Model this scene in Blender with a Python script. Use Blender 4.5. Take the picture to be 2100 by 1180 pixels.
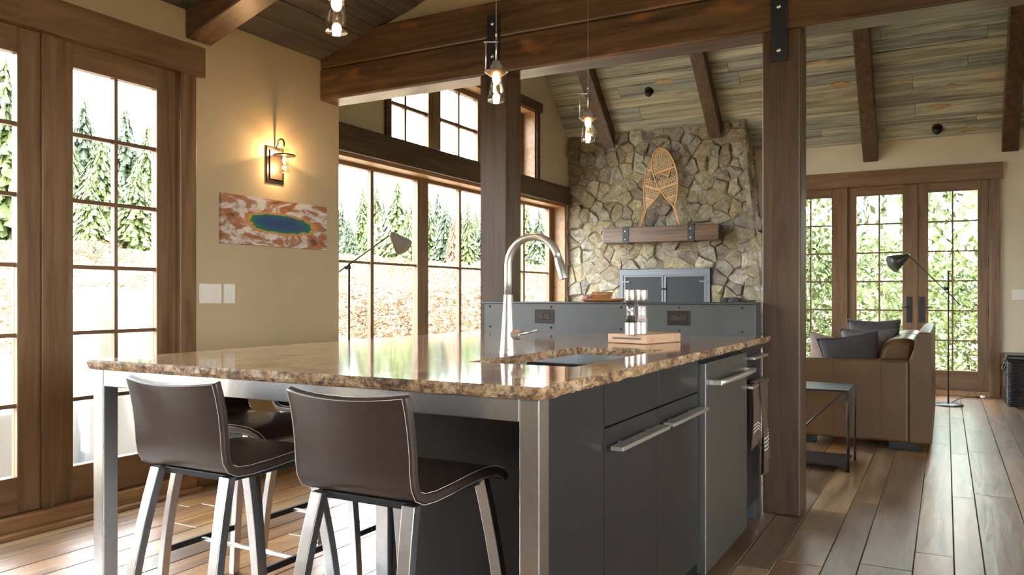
import bpy, bmesh, math, random
from mathutils import Vector, Matrix
for o in list(bpy.data.objects): bpy.data.objects.remove(o, do_unlink=True)
sc = bpy.context.scene
C = sc.collection
# ---------------------------------------------------------------- camera, world, sun, exposure
FPX, CX, HY, H = 1630.0, 1050.0, 608.0, 1.125
TH = math.atan(890/1630.0); S_, C_ = math.sin(TH), math.cos(TH)
cam = bpy.data.cameras.new('camera'); cam.sensor_width = 36; cam.lens = FPX/2100*36
cam.shift_y = (HY-590)/2100; cam.clip_end = 500
camo = bpy.data.objects.new('camera', cam); C.objects.link(camo)
camo.location = (0, 0, H); camo.rotation_euler = (math.pi/2, 0, TH); sc.camera = camo
WORLD_STRENGTH, SUN_STRENGTH, EXPOSURE = 11.0, 4.2, 1.08
w = bpy.data.worlds.new('sky'); sc.world = w; w.use_nodes = True
nt = w.node_tree; bgn = nt.nodes['Background']
tcw = nt.nodes.new('ShaderNodeTexCoord'); spw = nt.nodes.new('ShaderNodeSeparateXYZ'); rpw = nt.nodes.new('ShaderNodeValToRGB')
nt.links.new(tcw.outputs['Generated'], spw.inputs[0]); nt.links.new(spw.outputs['Z'], rpw.inputs[0]); nt.links.new(rpw.outputs[0], bgn.inputs[0])
rpw.color_ramp.elements[0].position = 0.0; rpw.color_ramp.elements[0].color = (.96, .98, 1, 1)
rpw.color_ramp.elements[1].position = 1.0; rpw.color_ramp.elements[1].color = (.80, .90, 1, 1)
bgn.inputs[1].default_value = WORLD_STRENGTH
sun = bpy.data.lights.new('sun', 'SUN'); sun.energy = SUN_STRENGTH; sun.angle = .02; sun.color = (1, .93, .8)
suno = bpy.data.objects.new('sun', sun); C.objects.link(suno)
suno.rotation_euler = Vector((-.02, .70, -.71)).to_track_quat('-Z', 'Y').to_euler()
vs = sc.view_settings; vs.view_transform = 'Standard'; vs.look = 'None'; vs.gamma = 1; vs.use_curve_mapping = False; vs.exposure = EXPOSURE
sc.cycles.use_denoising = True; sc.cycles.max_bounces = 10; sc.cycles.diffuse_bounces = 6; sc.cycles.transparent_max_bounces = 12
sc.cycles.sample_clamp_indirect = 6; sc.cycles.caustics_refractive = False; sc.cycles.caustics_reflective = False
# ---------------------------------------------------------------- pixel -> place helpers (2100 x 1180 frame)
def ray(u, v):
    xc = (u-CX)/FPX
    return Vector((-S_+xc*C_, C_+xc*S_, (HY-v)/FPX))
def onz(u, v, z): r = ray(u, v); return Vector((0, 0, H)) + r*((z-H)/r.z)
def onx(u, v, x): r = ray(u, v); return Vector((0, 0, H)) + r*(x/r.x)
def ony(u, v, y): r = ray(u, v); return Vector((0, 0, H)) + r*(y/r.y)
def atd(u, v, d): return Vector((0, 0, H)) + ray(u, v)*d
# ---------------------------------------------------------------- mesh helpers
ORG = {}
def lerp(a, b, t): return a+(b-a)*t
class MB:
    def __init__(s): s.v = []; s.f = []; s.m = []
    def add(s, vs, fs, mi=0):
        b = len(s.v); s.v += [tuple(p) for p in vs]
        s.f += [tuple(b+i for i in f) for f in fs]; s.m += [mi]*len(fs); return s
    def box(s, x0, x1, y0, y1, z0, z1, mi=0):
        x0, x1 = sorted((x0, x1)); y0, y1 = sorted((y0, y1)); z0, z1 = sorted((z0, z1))
        return s.add([(x0,y0,z0),(x1,y0,z0),(x1,y1,z0),(x0,y1,z0),(x0,y0,z1),(x1,y0,z1),(x1,y1,z1),(x0,y1,z1)],
                     [(0,3,2,1),(4,5,6,7),(0,1,5,4),(1,2,6,5),(2,3,7,6),(3,0,4,7)], mi)
    def obox(s, c, ax, ay, az, mi=0):
        c, ax, ay, az = map(Vector, (c, ax, ay, az))
        return s.add([c+ax*i+ay*j+az*k for k in (-1, 1) for i, j in ((-1,-1),(1,-1),(1,1),(-1,1))],
                     [(0,3,2,1),(4,5,6,7),(0,1,5,4),(1,2,6,5),(2,3,7,6),(3,0,4,7)], mi)
    def prism(s, poly, a0, a1, axis='y', mi=0):
        # poly in the two remaining axes, extruded a0..a1
        n = len(poly)
        def mk(p, a): return {'x': (a, p[0], p[1]), 'y': (p[0], a, p[1]), 'z': (p[0], p[1], a)}[axis]
        vs = [mk(p, a0) for p in poly]+[mk(p, a1) for p in poly]
        fs = [tuple(range(n)), tuple(range(2*n-1, n-1, -1))]+[(i, n+i, n+(i+1) % n, (i+1) % n) for i in range(n)]
        return s.add(vs, fs, mi)
    def tube(s, path, r, n=8, closed=False, caps=True, sq=None, mi=0):
        P = [Vector(p) for p in path]; m = len(P)
        rs = r if isinstance(r, (list, tuple)) else [r]*m
        T = []
        for i in range(m):
            a = P[(i-1) % m] if (closed or i > 0) else P[i]; b = P[(i+1) % m] if (closed or i < m-1) else P[i]
            t = (b-a); T.append(t.normalized() if t.length > 1e-9 else Vector((0, 0, 1)))
        up = Vector((0, 0, 1)) if abs(T[0].z) < .9 else Vector((0, 1, 0))
        nrm = (up-T[0]*up.dot(T[0])).normalized(); vs = []
        for i in range(m):
            nrm = (nrm-T[i]*nrm.dot(T[i])).normalized(); bi = T[i].cross(nrm)
            for k in range(n):
                a = 2*math.pi*(k+.5)/n; vs.append(P[i]+(nrm*math.cos(a)+bi*math.sin(a))*rs[i])
        fs = []
        for i in range(m if closed else m-1):
            j = (i+1) % m
            for k in range(n): fs.append((i*n+k, i*n+(k+1) % n, j*n+(k+1) % n, j*n+k))
        if caps and not closed: fs += [tuple(range(n-1, -1, -1)), tuple((m-1)*n+k for k in range(n))]
        return s.add(vs, fs, mi)
    def bar(s, path, wv, tv, mi=0):
        # rectangular section swept along path; wv/tv: half-size vectors (constant) or list of pairs
        m = len(path); vs = []
        for i, p in enumerate(path):
            p = Vector(p); a, b = (wv[i], tv[i]) if isinstance(wv, list) else (wv, tv); a = Vector(a); b = Vector(b)
            vs += [p-a-b, p+a-b, p+a+b, p-a+b]
        fs = [(3, 2, 1, 0), tuple((m-1)*4+k for k in range(4))]
        for i in range(m-1):
            for k in range(4): fs.append((i*4+k, i*4+(k+1) % 4, i*4+4+(k+1) % 4, i*4+4+k))
        return s.add(vs, fs, mi)
    def lathe(s, prof, n=20, c=(0, 0, 0), M=None, mi=0):
        c = Vector(c); vs = []
        for r, z in prof:
            for k in range(n):
                a = 2*math.pi*k/n; p = Vector((r*math.cos(a), r*math.sin(a), z)); vs.append(c+(M @ p if M else p))
        fs = []
        for i in range(len(prof)-1):
            for k in range(n): fs.append((i*n+k, i*n+(k+1) % n, (i+1)*n+(k+1) % n, (i+1)*n+k))
        if prof[0][0] > 1e-6: fs.append(tuple(range(n-1, -1, -1)))
        if prof[-1][0] > 1e-6: fs.append(tuple((len(prof)-1)*n+k for k in range(n)))
        return s.add(vs, fs, mi)
    def grid(s, fn, nu, nv, thick=None, mi=0):
        vs = [fn(i/nu, j/nv) for j in range(nv+1) for i in range(nu+1)]
        fs = [(j*(nu+1)+i, j*(nu+1)+i+1, (j+1)*(nu+1)+i+1, (j+1)*(nu+1)+i) for j in range(nv) for i in range(nu)]
        return s.add(vs, fs, mi)
    def build(s, name, mat, parent=None, smooth=False, bevel=0, seg=2, solid=0, sub=0, angle=None):
        org = ORG.get(parent.name, Vector((0, 0, 0))) if parent else Vector((0, 0, 0))
        me = bpy.data.meshes.new(name)
        me.from_pydata([(x-org.x, y-org.y, z-org.z) for x, y, z in s.v], [], s.f)
        mats = mat if isinstance(mat, (list, tuple)) else [mat]
        for m in mats: me.materials.append(m)
        if len(mats) > 1:
            for p, i in zip(me.polygons, s.m): p.material_index = i
        me.update()
        bm = bmesh.new(); bm.from_mesh(me); bmesh.ops.remove_doubles(bm, verts=bm.verts, dist=1e-6); bmesh.ops.recalc_face_normals(bm, faces=bm.faces); bm.to_mesh(me); bm.free()
        if smooth:
            for p in me.polygons: p.use_smooth = True
            if angle: me.set_sharp_from_angle(angle=math.radians(angle))
        o = bpy.data.objects.new(name, me); C.objects.link(o)
        if parent: o.parent = parent
        ORG[o.name] = org
        if solid:
            md = o.modifiers.new('solid', 'SOLIDIFY'); md.thickness = solid; md.offset = 0
        if bevel:
            md = o.modifiers.new('bevel', 'BEVEL'); md.width = bevel; md.segments = seg; md.limit_method = 'ANGLE'; md.angle_limit = math.radians(40)
        if sub:
            md = o.modifiers.new('sub', 'SUBSURF'); md.levels = sub; md.render_levels = sub
        return o
def box(name, mat, b, parent=None, bevel=0): return MB().box(*b).build(name, mat, parent, bevel=bevel)
def tag(o, label, cat, group=None, kind=None):
    o['label'] = label; o['category'] = cat
    if group: o['group'] = group
    if kind: o['kind'] = kind
    return o
def thing(name, label, cat, loc=(0, 0, 0), rz=0, group=None, kind=None):
    o = bpy.data.objects.new(name, None); C.objects.link(o); o.location = loc; o.rotation_euler = (0, 0, rz); o.empty_display_size = .1
    ORG[o.name] = Vector(loc); return tag(o, label, cat, group, kind)
def local(name, label, cat, group=None):
    o = thing(name, label, cat, (0, 0, 0), 0, group); return o
def dup(root, loc, rz=0, label=None, group=None, scale=None):
    r = root.copy(); C.objects.link(r); r.location = loc; r.rotation_euler = (0, 0, rz)
    if scale: r.scale = scale
    if label: r['label'] = label
    if group: r['group'] = group
    for ch in list(root.children):
        c = ch.copy(); C.objects.link(c); c.parent = r
        for g in list(ch.children):
            d = g.copy(); C.objects.link(d); d.parent = c
    return r
# ---------------------------------------------------------------- materials
MT = {}
def mk(name):
    m = bpy.data.materials.new(name); m.use_nodes = True; MT[name] = m
    n = m.node_tree; return m, n, n.nodes['Principled BSDF']
def ramp(n, stops):
    r = n.nodes.new('ShaderNodeValToRGB'); e = r.color_ramp.elements
    while len(e) < len(stops): e.new(.5)
    for el, (p, c) in zip(e, stops): el.position = p; el.color = (*c, 1)
    return r
def plain(name, col, rough=.5, metal=0, spec=None, coat=0, emit=None, es=0, noise=0, nscale=20, bump=0, aniso=0):
    m, n, b = mk(name); b.inputs['Base Color'].default_value = (*col, 1); b.inputs['Roughness'].default_value = rough; b.inputs['Metallic'].default_value = metal
    if spec is not None: b.inputs['Specular IOR Level'].default_value = spec
    if coat: b.inputs['Coat Weight'].default_value = coat; b.inputs['Coat Roughness'].default_value = .15
    if emit: b.inputs['Emission Color'].default_value = (*emit, 1); b.inputs['Emission Strength'].default_value = es
    if aniso: b.inputs['Anisotropic'].default_value = aniso
    if noise or bump:
        tc = n.nodes.new('ShaderNodeTexCoord'); nz = n.nodes.new('ShaderNodeTexNoise'); nz.inputs['Scale'].default_value = nscale; nz.inputs['Detail'].default_value = 5
        n.links.new(tc.outputs['Object'], nz.inputs['Vector'])
        if noise:
            r = ramp(n, [(.3, tuple(c*(1-noise) for c in col)), (.7, tuple(min(1, c*(1+noise)) for c in col))])
            n.links.new(nz.outputs['Fac'], r.inputs[0]); n.links.new(r.outputs[0], b.inputs['Base Color'])
        if bump:
            bp = n.nodes.new('ShaderNodeBump'); bp.inputs['Strength'].default_value = bump; bp.inputs['Distance'].default_value = .01
            n.links.new(nz.outputs['Fac'], bp.inputs['Height']); n.links.new(bp.outputs[0], b.inputs['Normal'])
    return m
def wood(name, cols, axis='y', along=1.2, across=16, rough=.5, rand=None, bump=.25, spec=.5, coat=0, detail=8, randmix=.7, blot=None, coatr=.2):
    m, n, b = mk(name); L = n.links.new
    tc = n.nodes.new('ShaderNodeTexCoord'); mp = n.nodes.new('ShaderNodeMapping')
    sc_ = [across]*3; sc_['xyz'.index(axis)] = along; mp.inputs['Scale'].default_value = sc_
    oi = n.nodes.new('ShaderNodeObjectInfo'); ml = n.nodes.new('ShaderNodeVectorMath'); ml.operation = 'SCALE'; ml.inputs[0].default_value = (37, 91, 53)
    L(oi.outputs['Random'], ml.inputs['Scale']); L(tc.outputs['Object'], mp.inputs['Vector'])
    ad = n.nodes.new('ShaderNodeVectorMath'); L(mp.outputs[0], ad.inputs[0]); L(ml.outputs[0], ad.inputs[1])
    nz = n.nodes.new('ShaderNodeTexNoise'); nz.inputs['Scale'].default_value = 1; nz.inputs['Detail'].default_value = detail; nz.inputs['Roughness'].default_value = .62; nz.inputs['Distortion'].default_value = .6
    L(ad.outputs[0], nz.inputs['Vector'])
    k = len(cols); r = ramp(n, [(.3+.4*i/(k-1), c) for i, c in enumerate(cols)]); L(nz.outputs['Fac'], r.inputs[0])
    col = r.outputs[0]
    if rand:
        rr = ramp(n, [(i/len(rand), c) for i, c in enumerate(rand)]); rr.color_ramp.interpolation = 'CONSTANT'; L(oi.outputs['Random'], rr.inputs[0])
        mx = n.nodes.new('ShaderNodeMix'); mx.data_type = 'RGBA'; mx.blend_type = 'MULTIPLY'; mx.inputs[0].default_value = randmix
        L(col, mx.inputs[6]); L(rr.outputs[0], mx.inputs[7]); col = mx.outputs[2]
    if blot:
        n2 = n.nodes.new('ShaderNodeTexNoise'); n2.inputs['Scale'].default_value = blot[1]; n2.inputs['Detail'].default_value = 4
        ad2 = n.nodes.new('ShaderNodeVectorMath'); mp2 = n.nodes.new('ShaderNodeMapping'); s2 = [3]*3; s2['xyz'.index(axis)] = 1; mp2.inputs['Scale'].default_value = s2
        L(tc.outputs['Object'], mp2.inputs[0]); L(mp2.outputs[0], ad2.inputs[0]); L(ml.outputs[0], ad2.inputs[1]); L(ad2.outputs[0], n2.inputs['Vector'])
        r2 = ramp(n, [(blot[2], (0, 0, 0)), (blot[2]+.12, (1, 1, 1))]); L(n2.outputs['Fac'], r2.inputs[0])
        m2 = n.nodes.new('ShaderNodeMix'); m2.data_type = 'RGBA'; L(r2.outputs[0], m2.inputs[0]); L(col, m2.inputs[6]); m2.inputs[7].default_value = (*blot[0], 1); col = m2.outputs[2]
    L(col, b.inputs['Base Color']); b.inputs['Roughness'].default_value = rough; b.inputs['Specular IOR Level'].default_value = spec
    if coat: b.inputs['Coat Weight'].default_value = coat; b.inputs['Coat Roughness'].default_value = coatr
    if bump:
        bp = n.nodes.new('ShaderNodeBump'); bp.inputs['Strength'].default_value = bump; bp.inputs['Distance'].default_value = .006
        L(nz.outputs['Fac'], bp.inputs['Height']); L(bp.outputs[0], b.inputs['Normal'])
        if coat: L(bp.outputs[0], b.inputs['Coat Normal'])
    return m
BEAMC = [(.034, .019, .011), (.08, .045, .024), (.13, .076, .043)]
beam_x = wood('stained beam wood along x', [(.045, .025, .014), (.108, .062, .034), (.175, .104, .06)], 'x', 1.5, 22, .34, bump=.15, blot=((.25, .11, .042), 3.0, .60))
beam_y = wood('stained beam wood along y', BEAMC, 'y', 1.5, 22, .38, bump=.15)
post_m = wood('stained post wood', [(.038, .021, .011), (.074, .043, .023), (.105, .062, .034)], 'z', 1.5, 24, .45, bump=.15)
TRIMC = [(.11, .056, .025), (.185, .105, .05), (.25, .148, .076)]
trim_z = wood('alder trim upright', TRIMC, 'z', 1.3, 18, .42)
trim_y = wood('alder trim along y', TRIMC, 'y', 1.3, 18, .42)
trim_x = wood('alder trim along x', TRIMC, 'x', 1.3, 18, .42)
sill_m = wood('oak sill', [(.22, .11, .045), (.34, .19, .085), (.42, .25, .12)], 'y', 1.3, 20, .45)
floor_m = wood('reclaimed floor plank', [(.14, .085, .042), (.37, .245, .135), (.58, .43, .27)], 'y', 1.6, 15, .36,
               rand=[(.95, .62, .30), (.62, .52, .44), (1, .74, .42), (.48, .42, .38), (.85, .6, .36), (1, .92, .8), (.66, .45, .26), (.75, .68, .6)], randmix=.9, bump=.4, coat=.8, spec=.8, coatr=.3)
subfloor_m = plain('dark subfloor', (.06, .04, .03), .7)
barn_m = wood('grey barn board', [(.11, .125, .12), (.335, .365, .345), (.65, .65, .575)], 'x', .9, 17, .6,
              rand=[(.72, .78, .78), (1, 1, .92), (.86, .92, .84), (.62, .68, .7), (1, .93, .78), (.8, .84, .8)], randmix=.85, bump=.5, blot=((.62, .44, .22), 1.5, .66))
barn_k = wood('dark barn board', [(.04, .034, .029), (.085, .072, .06), (.15, .125, .10)], 'y', 1.1, 14, .7,
              rand=[(.8, .8, .8), (1, 1, 1), (.9, .85, .8), (.7, .7, .75)], bump=.45)
wane_m = wood('raw wane wood', [(.2, .13, .06), (.4, .28, .14), (.5, .38, .2)], 'x', 3, 20, .7)
paint_m = plain('khaki wall paint', (.50, .405, .25), .75, spec=.25, noise=.03, nscale=3)
paintl_m = plain('cream wall paint', (.68, .615, .475), .75, spec=.25, noise=.03, nscale=3)
white_plastic = plain('white plastic', (.8, .78, .72), .35)
steel = plain('brushed stainless steel', (.62, .62, .63), .3, 1, noise=.05, nscale=60)
nickel = plain('brushed nickel', (.72, .69, .64), .34, .9)
chrome_sink = plain('satin sink steel', (.50, .53, .56), .45, .55)
dwsteel = plain('dishwasher steel', (.21, .215, .21), .36, .85, noise=.03, nscale=40)
blacksteel = plain('blackened steel', (.030, .034, .038), .45, .4)
barsteel = plain('grey rolled steel panel', (.094, .100, .102), .4, .35, noise=.12, nscale=3)
capsteel = plain('dark steel cap', (.09, .1, .11), .35, .6)
bolt_m = plain('zinc bolt', (.62, .62, .6), .35, 1)
darkbronze = plain('dark bronze', (.035, .026, .02), .4, .6)
cab_m = plain('charcoal cabinet laminate', (.020, .020, .023), .34, .1, noise=.1, nscale=6)
cabin_m = plain('black gap', (.008, .008, .008), .8)
leather_st = plain('chocolate stool leather', (.047, .031, .026), .32, noise=.12, nscale=30, bump=.03)
thread = plain('pale thread', (.55, .5, .45), .7)
leather_so = plain('tan sofa leather', (.125, .068, .026), .4, noise=.14, nscale=5, bump=.03)
leather_cu = plain('worn cushion leather', (.15, .075, .03), .28, noise=.2, nscale=9, bump=.12)
pillow_dk = plain('charcoal pillow cloth', (.045, .04, .04), .8, noise=.2, nscale=70)
pillow_gr = plain('grey pillow cloth', (.16, .15, .15), .85, noise=.25, nscale=50)
pillow_tn = plain('taupe pillow cloth', (.26, .2, .16), .85, noise=.25, nscale=50)
wicker = plain('black wicker', (.012, .010, .010), .3, noise=.3, nscale=60)
boardwood = wood('beech board', [(.5, .30, .17), (.62, .40, .25), (.7, .48, .32)], 'x', 3, 30, .5, bump=.1)
bowlwood = wood('turned bowl wood', [(.26, .11, .035), (.38, .18, .06), (.45, .23, .09)], 'x', 4, 20, .35, bump=.1)
ash = wood('bent ash', [(.42, .22, .09), (.58, .33, .14), (.68, .42, .2)], 'z', 3, 40, .5, bump=.1)
rawhide = plain('rawhide lacing', (.62, .46, .24), .6)
lampgrey = plain('putty lamp enamel', (.33, .32, .27), .45)
lampdark = plain('graphite lamp enamel', (.06, .065, .06), .35, .3)
towel_m = plain('brown linen', (.10, .066, .042), .9, noise=.25, nscale=90)
stripe_m = plain('cream stripe', (.6, .56, .5), .9)
firedoor = plain('grey fireplace frame', (.13, .145, .165), .45, .5)
firemesh = plain('black fire screen', (.012, .015, .019), .55, .2)
tablesteel = plain('dark patinated steel', (.05, .05, .055), .4, .7, noise=.4, nscale=12)
wirecord = plain('black cord', (.01, .01, .01), .5)
bulb_m = plain('lit bulb', (1, .8, .5), .3, emit=(1, .66, .32), es=14)
salt_m = plain('pink salt', (.8, .7, .68), .6, noise=.1, nscale=200)
pepper_m = plain('pepper corns', (.03, .025, .02), .7)
foil = plain('wrapped sweets', (.6, .35, .4), .4, noise=.5, nscale=60)
cover_m = plain('white grill cover', (.34, .345, .36), .7)
def glassm(name, gl=.08, col=(1, 1, 1), rough=0.0):
    m = bpy.data.materials.new(name); m.use_nodes = True; n = m.node_tree; n.nodes.clear()
    out = n.nodes.new('ShaderNodeOutputMaterial'); t = n.nodes.new('ShaderNodeBsdfTransparent'); g = n.nodes.new('ShaderNodeBsdfGlossy'); x = n.nodes.new('ShaderNodeMixShader')
    t.inputs[0].default_value = (*col, 1); g.inputs['Roughness'].default_value = rough; x.inputs[0].default_value = gl
    n.links.new(t.outputs[0], x.inputs[1]); n.links.new(g.outputs[0], x.inputs[2]); n.links.new(x.outputs[0], out.inputs[0]); return m
pane_m = glassm('window glass', .035, (.97, .98, .98))
lampglass = glassm('seeded lamp glass', .22, (1, .9, .78), .03)
def granite(name='polished granite', rough=.07, coat=.0, fleck=.36, dk=1.0):
    m, n, b = mk(name); L = n.links.new
    tc = n.nodes.new('ShaderNodeTexCoord'); mp = n.nodes.new('ShaderNodeMapping'); mp.inputs['Scale'].default_value = (1, .55, 1); mp.inputs['Rotation'].default_value = (0, 0, .5); L(tc.outputs['Object'], mp.inputs[0])
    a = n.nodes.new('ShaderNodeTexNoise'); a.inputs['Scale'].default_value = 8; a.inputs['Detail'].default_value = 9; a.inputs['Roughness'].default_value = .7; a.inputs['Distortion'].default_value = 1.6; L(mp.outputs[0], a.inputs['Vector'])
    r = ramp(n, [(.30, (.09, .06, .045)), (.40, (.30, .19, .12)), (.5, (.52, .34, .19)), (.58, (.68, .52, .34)), (.70, (.44, .34, .27))]); L(a.outputs['Fac'], r.inputs[0])
    v = n.nodes.new('ShaderNodeTexNoise'); v.inputs['Scale'].default_value = 55; v.inputs['Detail'].default_value = 5; v.inputs['Roughness'].default_value = .75; L(mp.outputs[0], v.inputs['Vector'])
    r2 = ramp(n, [(fleck, (.10, .085, .075)), (fleck+.1, (.8*dk, .74*dk, .66*dk)), (fleck+.26, (1.0*dk, .95*dk, .88*dk))]); L(v.outputs['Fac'], r2.inputs[0])
    mx = n.nodes.new('ShaderNodeMix'); mx.data_type = 'RGBA'; mx.blend_type = 'MULTIPLY'; mx.inputs[0].default_value = .85; L(r.outputs[0], mx.inputs[6]); L(r2.outputs[0], mx.inputs[7])
    L(mx.outputs[2], b.inputs['Base Color']); b.inputs['Roughness'].default_value = rough; b.inputs['Specular IOR Level'].default_value = .5; b.inputs['IOR'].default_value = 1.36
    b.inputs['Coat Weight'].default_value = coat; b.inputs['Coat Roughness'].default_value = .02; return m
granite_m = granite(); granite_e = granite('chiselled granite edge', .5, .0, .42, .85)
def stonem():
    m, n, b = mk('field stone'); L = n.links.new
    oi = n.nodes.new('ShaderNodeObjectInfo'); tc = n.nodes.new('ShaderNodeTexCoord')
    rr = ramp(n, [(0, (.29, .27, .215)), (.14, (.345, .32, .235)), (.28, (.24, .225, .20)), (.42, (.40, .38, .315)), (.56, (.30, .265, .20)), (.7, (.33, .325, .285)), (.84, (.385, .345, .24)), (.95, (.46, .445, .39))]); rr.color_ramp.interpolation = 'CONSTANT'
    L(oi.outputs['Random'], rr.inputs[0])
    a = n.nodes.new('ShaderNodeTexNoise'); a.inputs['Scale'].default_value = 11; a.inputs['Detail'].default_value = 9; a.inputs['Roughness'].default_value = .72; a.inputs['Distortion'].default_value = 1.5; L(tc.outputs['Object'], a.inputs['Vector'])
    r = ramp(n, [(.28, (.34, .32, .28)), (.42, (.72, .69, .62)), (.52, (1.0, .97, .9)), (.7, (1.5, 1.48, 1.4))]); L(a.outputs['Fac'], r.inputs[0])
    mx = n.nodes.new('ShaderNodeMix'); mx.data_type = 'RGBA'; mx.blend_type = 'MULTIPLY'; mx.inputs[0].default_value = 1; L(rr.outputs[0], mx.inputs[6]); L(r.outputs[0], mx.inputs[7]); L(mx.outputs[2], b.inputs['Base Color'])
    b.inputs['Roughness'].default_value = .75
    bp = n.nodes.new('ShaderNodeBump'); bp.inputs['Strength'].default_value = .8; bp.inputs['Distance'].default_value = .03; L(a.outputs['Fac'], bp.inputs['Height']); L(bp.outputs[0], b.inputs['Normal']); return m
stone_m = stonem()
mortar_m = plain('grey mortar', (.24, .22, .18), .9, noise=.3, nscale=30, bump=.3)
# ================================================================ the setting
XK, XW, YF, YB0, YB1 = -3.85, -4.55, 10.3, 4.24, 4.44      # kitchen wall, window wall, far wall, header beam front / back
XR, YK = 3.05, -2.6                                         # right wall, kitchen back wall
LS = .94                                                    # slope of the living room roof
def zliv(y): return 2.955+LS*(YF-y) if y >= 7.37 else 2.955+LS*(YF-7.37)-LS*(7.37-y)
KS, XRIDGE = .325, -.4
def zkit(x): return 2.79+KS*(x-XK) if x <= XRIDGE else 2.79+KS*(XRIDGE-XK)-KS*(x-XRIDGE)
def struct(o, label, cat): return tag(o, label, cat, kind='structure')
rnd = random.Random(7)
# floor with its planks
fl = struct(box('floor', subfloor_m, (XW-.2, XR, YK, YF+.1, -.2, -.012)), 'wide reclaimed wood plank floor running through both rooms', 'floor')
x = XW; r_ = 0
while x < 2.55:
    wd = rnd.choice((.11, .13, .15, .17, .2, .14, .18)); y = .25-rnd.random()*1.4; y0lim = .2
    while y < YF:
        ln = rnd.uniform(.9, 3.0); a, b = max(y, .2), min(y+ln, YF); y += ln
        if x < XK and b < YB1: continue
        if x < XK: a = max(a, YB1)
        if b-a < .08: continue
        dz = rnd.uniform(-.0018, .0)
        MB().box(x+.0016, x+wd-.0016, a+.0018, b-.0018, -.012, dz).build('plank', floor_m, fl, bevel=.0022, seg=1)
    x += wd
# kitchen left wall with the opening of the french doors
DK0, DK1, DKT = -.76, 3.08, 2.42
m = MB().box(XK-.2, XK, YK, DK0, 0, 2.95).box(XK-.2, XK, DK1, YB1, 0, 2.95).box(XK-.2, XK, DK0, DK1, DKT, 2.95).box(XK-.2, XK, DK0, DK1, -.1, .02)
struct(m.build('wall_left', paint_m), 'khaki painted kitchen wall beside the french doors', 'wall')
struct(MB().box(XW-.25, XK-.2, YB0, YB1, 0, 4.5).build('wall_left_jog', paint_m), 'short return wall behind the end of the header beam', 'wall')
# living room window wall with its gable
LW = (5.05, 9.87, .35, 2.365); UW = (5.95, 8.95, 2.60, 3.46)
m = MB(); X0, X1 = XW-.25, XW
m.box(X0, X1, YB0, LW[0], 0, LW[3]); m.box(X0, X1, LW[1], YF+.2, 0, LW[3]); m.box(X0, X1, LW[0], LW[1], 0, LW[2])
m.box(X0, X1, YB0, YF+.2, LW[3], UW[2]); m.box(X0, X1, YB0+.2, UW[0], UW[2], UW[3]-.5); m.box(X0, X1, UW[1], YF+.0, UW[2], 2.96)
m.prism([(YB1, 2.95), (UW[0], 2.95), (UW[0], zliv(UW[0])), (YB1, zliv(YB1)+.05)], X0, X1, 'x')
m.prism([(UW[1], 2.95), (YF, 2.95), (YF, zliv(YF)+.05), (UW[1], zliv(UW[1]))], X0, X1, 'x')
m.prism([(UW[0], UW[3]), (UW[1], UW[3]), (UW[1], zliv(UW[1])+.05), (7.37, zliv(7.37)+.05), (UW[0], zliv(UW[0])+.05)], X0, X1, 'x')
struct(m.build('wall_left_living', paintl_m), 'taupe gable wall of the living room holding the tall windows', 'wall')
# far wall
DF0, DF1, DFT = -1.80, .43, 2.44
m = MB().box(XW-.25, DF0, YF, YF+.2, 0, 3.2).box(DF1, XR+.2, YF, YF+.2, 0, 3.2).box(DF0, DF1, YF, YF+.2, DFT, 3.2).box(DF0, DF1, YF, YF+.2, -.1, .02)
struct(m.build('wall_far', paintl_m), 'cream far wall around the three glazed doors', 'wall')
# infill above the header beam
m = MB().prism([(XK-.2, 2.9), (XR, 2.9), (XR, zkit(XR)+.02), (XRIDGE, zkit(XRIDGE)+.02), (XK-.2, zkit(XK)+.02)], YB0+.05, YB1-.02, 'y')
struct(m.build('wall_gable', paint_m), 'khaki painted infill above the header beam', 'wall')
# right wall and kitchen back wall, both with window openings added for fill light
RW = (-2.0, 2.6, .95, 2.35)
struct(MB().box(XR, XR+.2, YK-.2, RW[0], 0, 3.1).box(XR, XR+.2, RW[1], YF+.2, 0, 3.1).box(XR, XR+.2, RW[0], RW[1], 0, RW[2]).box(XR, XR+.2, RW[0], RW[1], RW[3], 3.1).prism([(YB1, 3.0), (YF, 3.0), (7.37, zliv(7.37)+.1)], XR, XR+.2, 'x').build('wall_right', paintl_m), 'plain cream wall on the right side of the rooms', 'wall')
BWX0, BWX1, BWZ0, BWZ1 = 1.1, 2.8, .75, 2.45
m = MB().box(XK-.2, BWX0, YK-.2, YK, 0, 2.95).box(BWX1, XR+.2, YK-.2, YK, 0, 2.95).box(BWX0, BWX1, YK-.2, YK, 0, BWZ0)
m.box(BWX0, BWX1, YK-.2, YK, BWZ1, 2.95).prism([(XK, 2.9), (XR, 2.9), (XRIDGE, zkit(XRIDGE)+.1)], YK-.2, YK, 'y')
struct(m.build('wall_back', paint_m), 'khaki kitchen wall behind the viewer with a small window opening added for fill light', 'wall')
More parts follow.
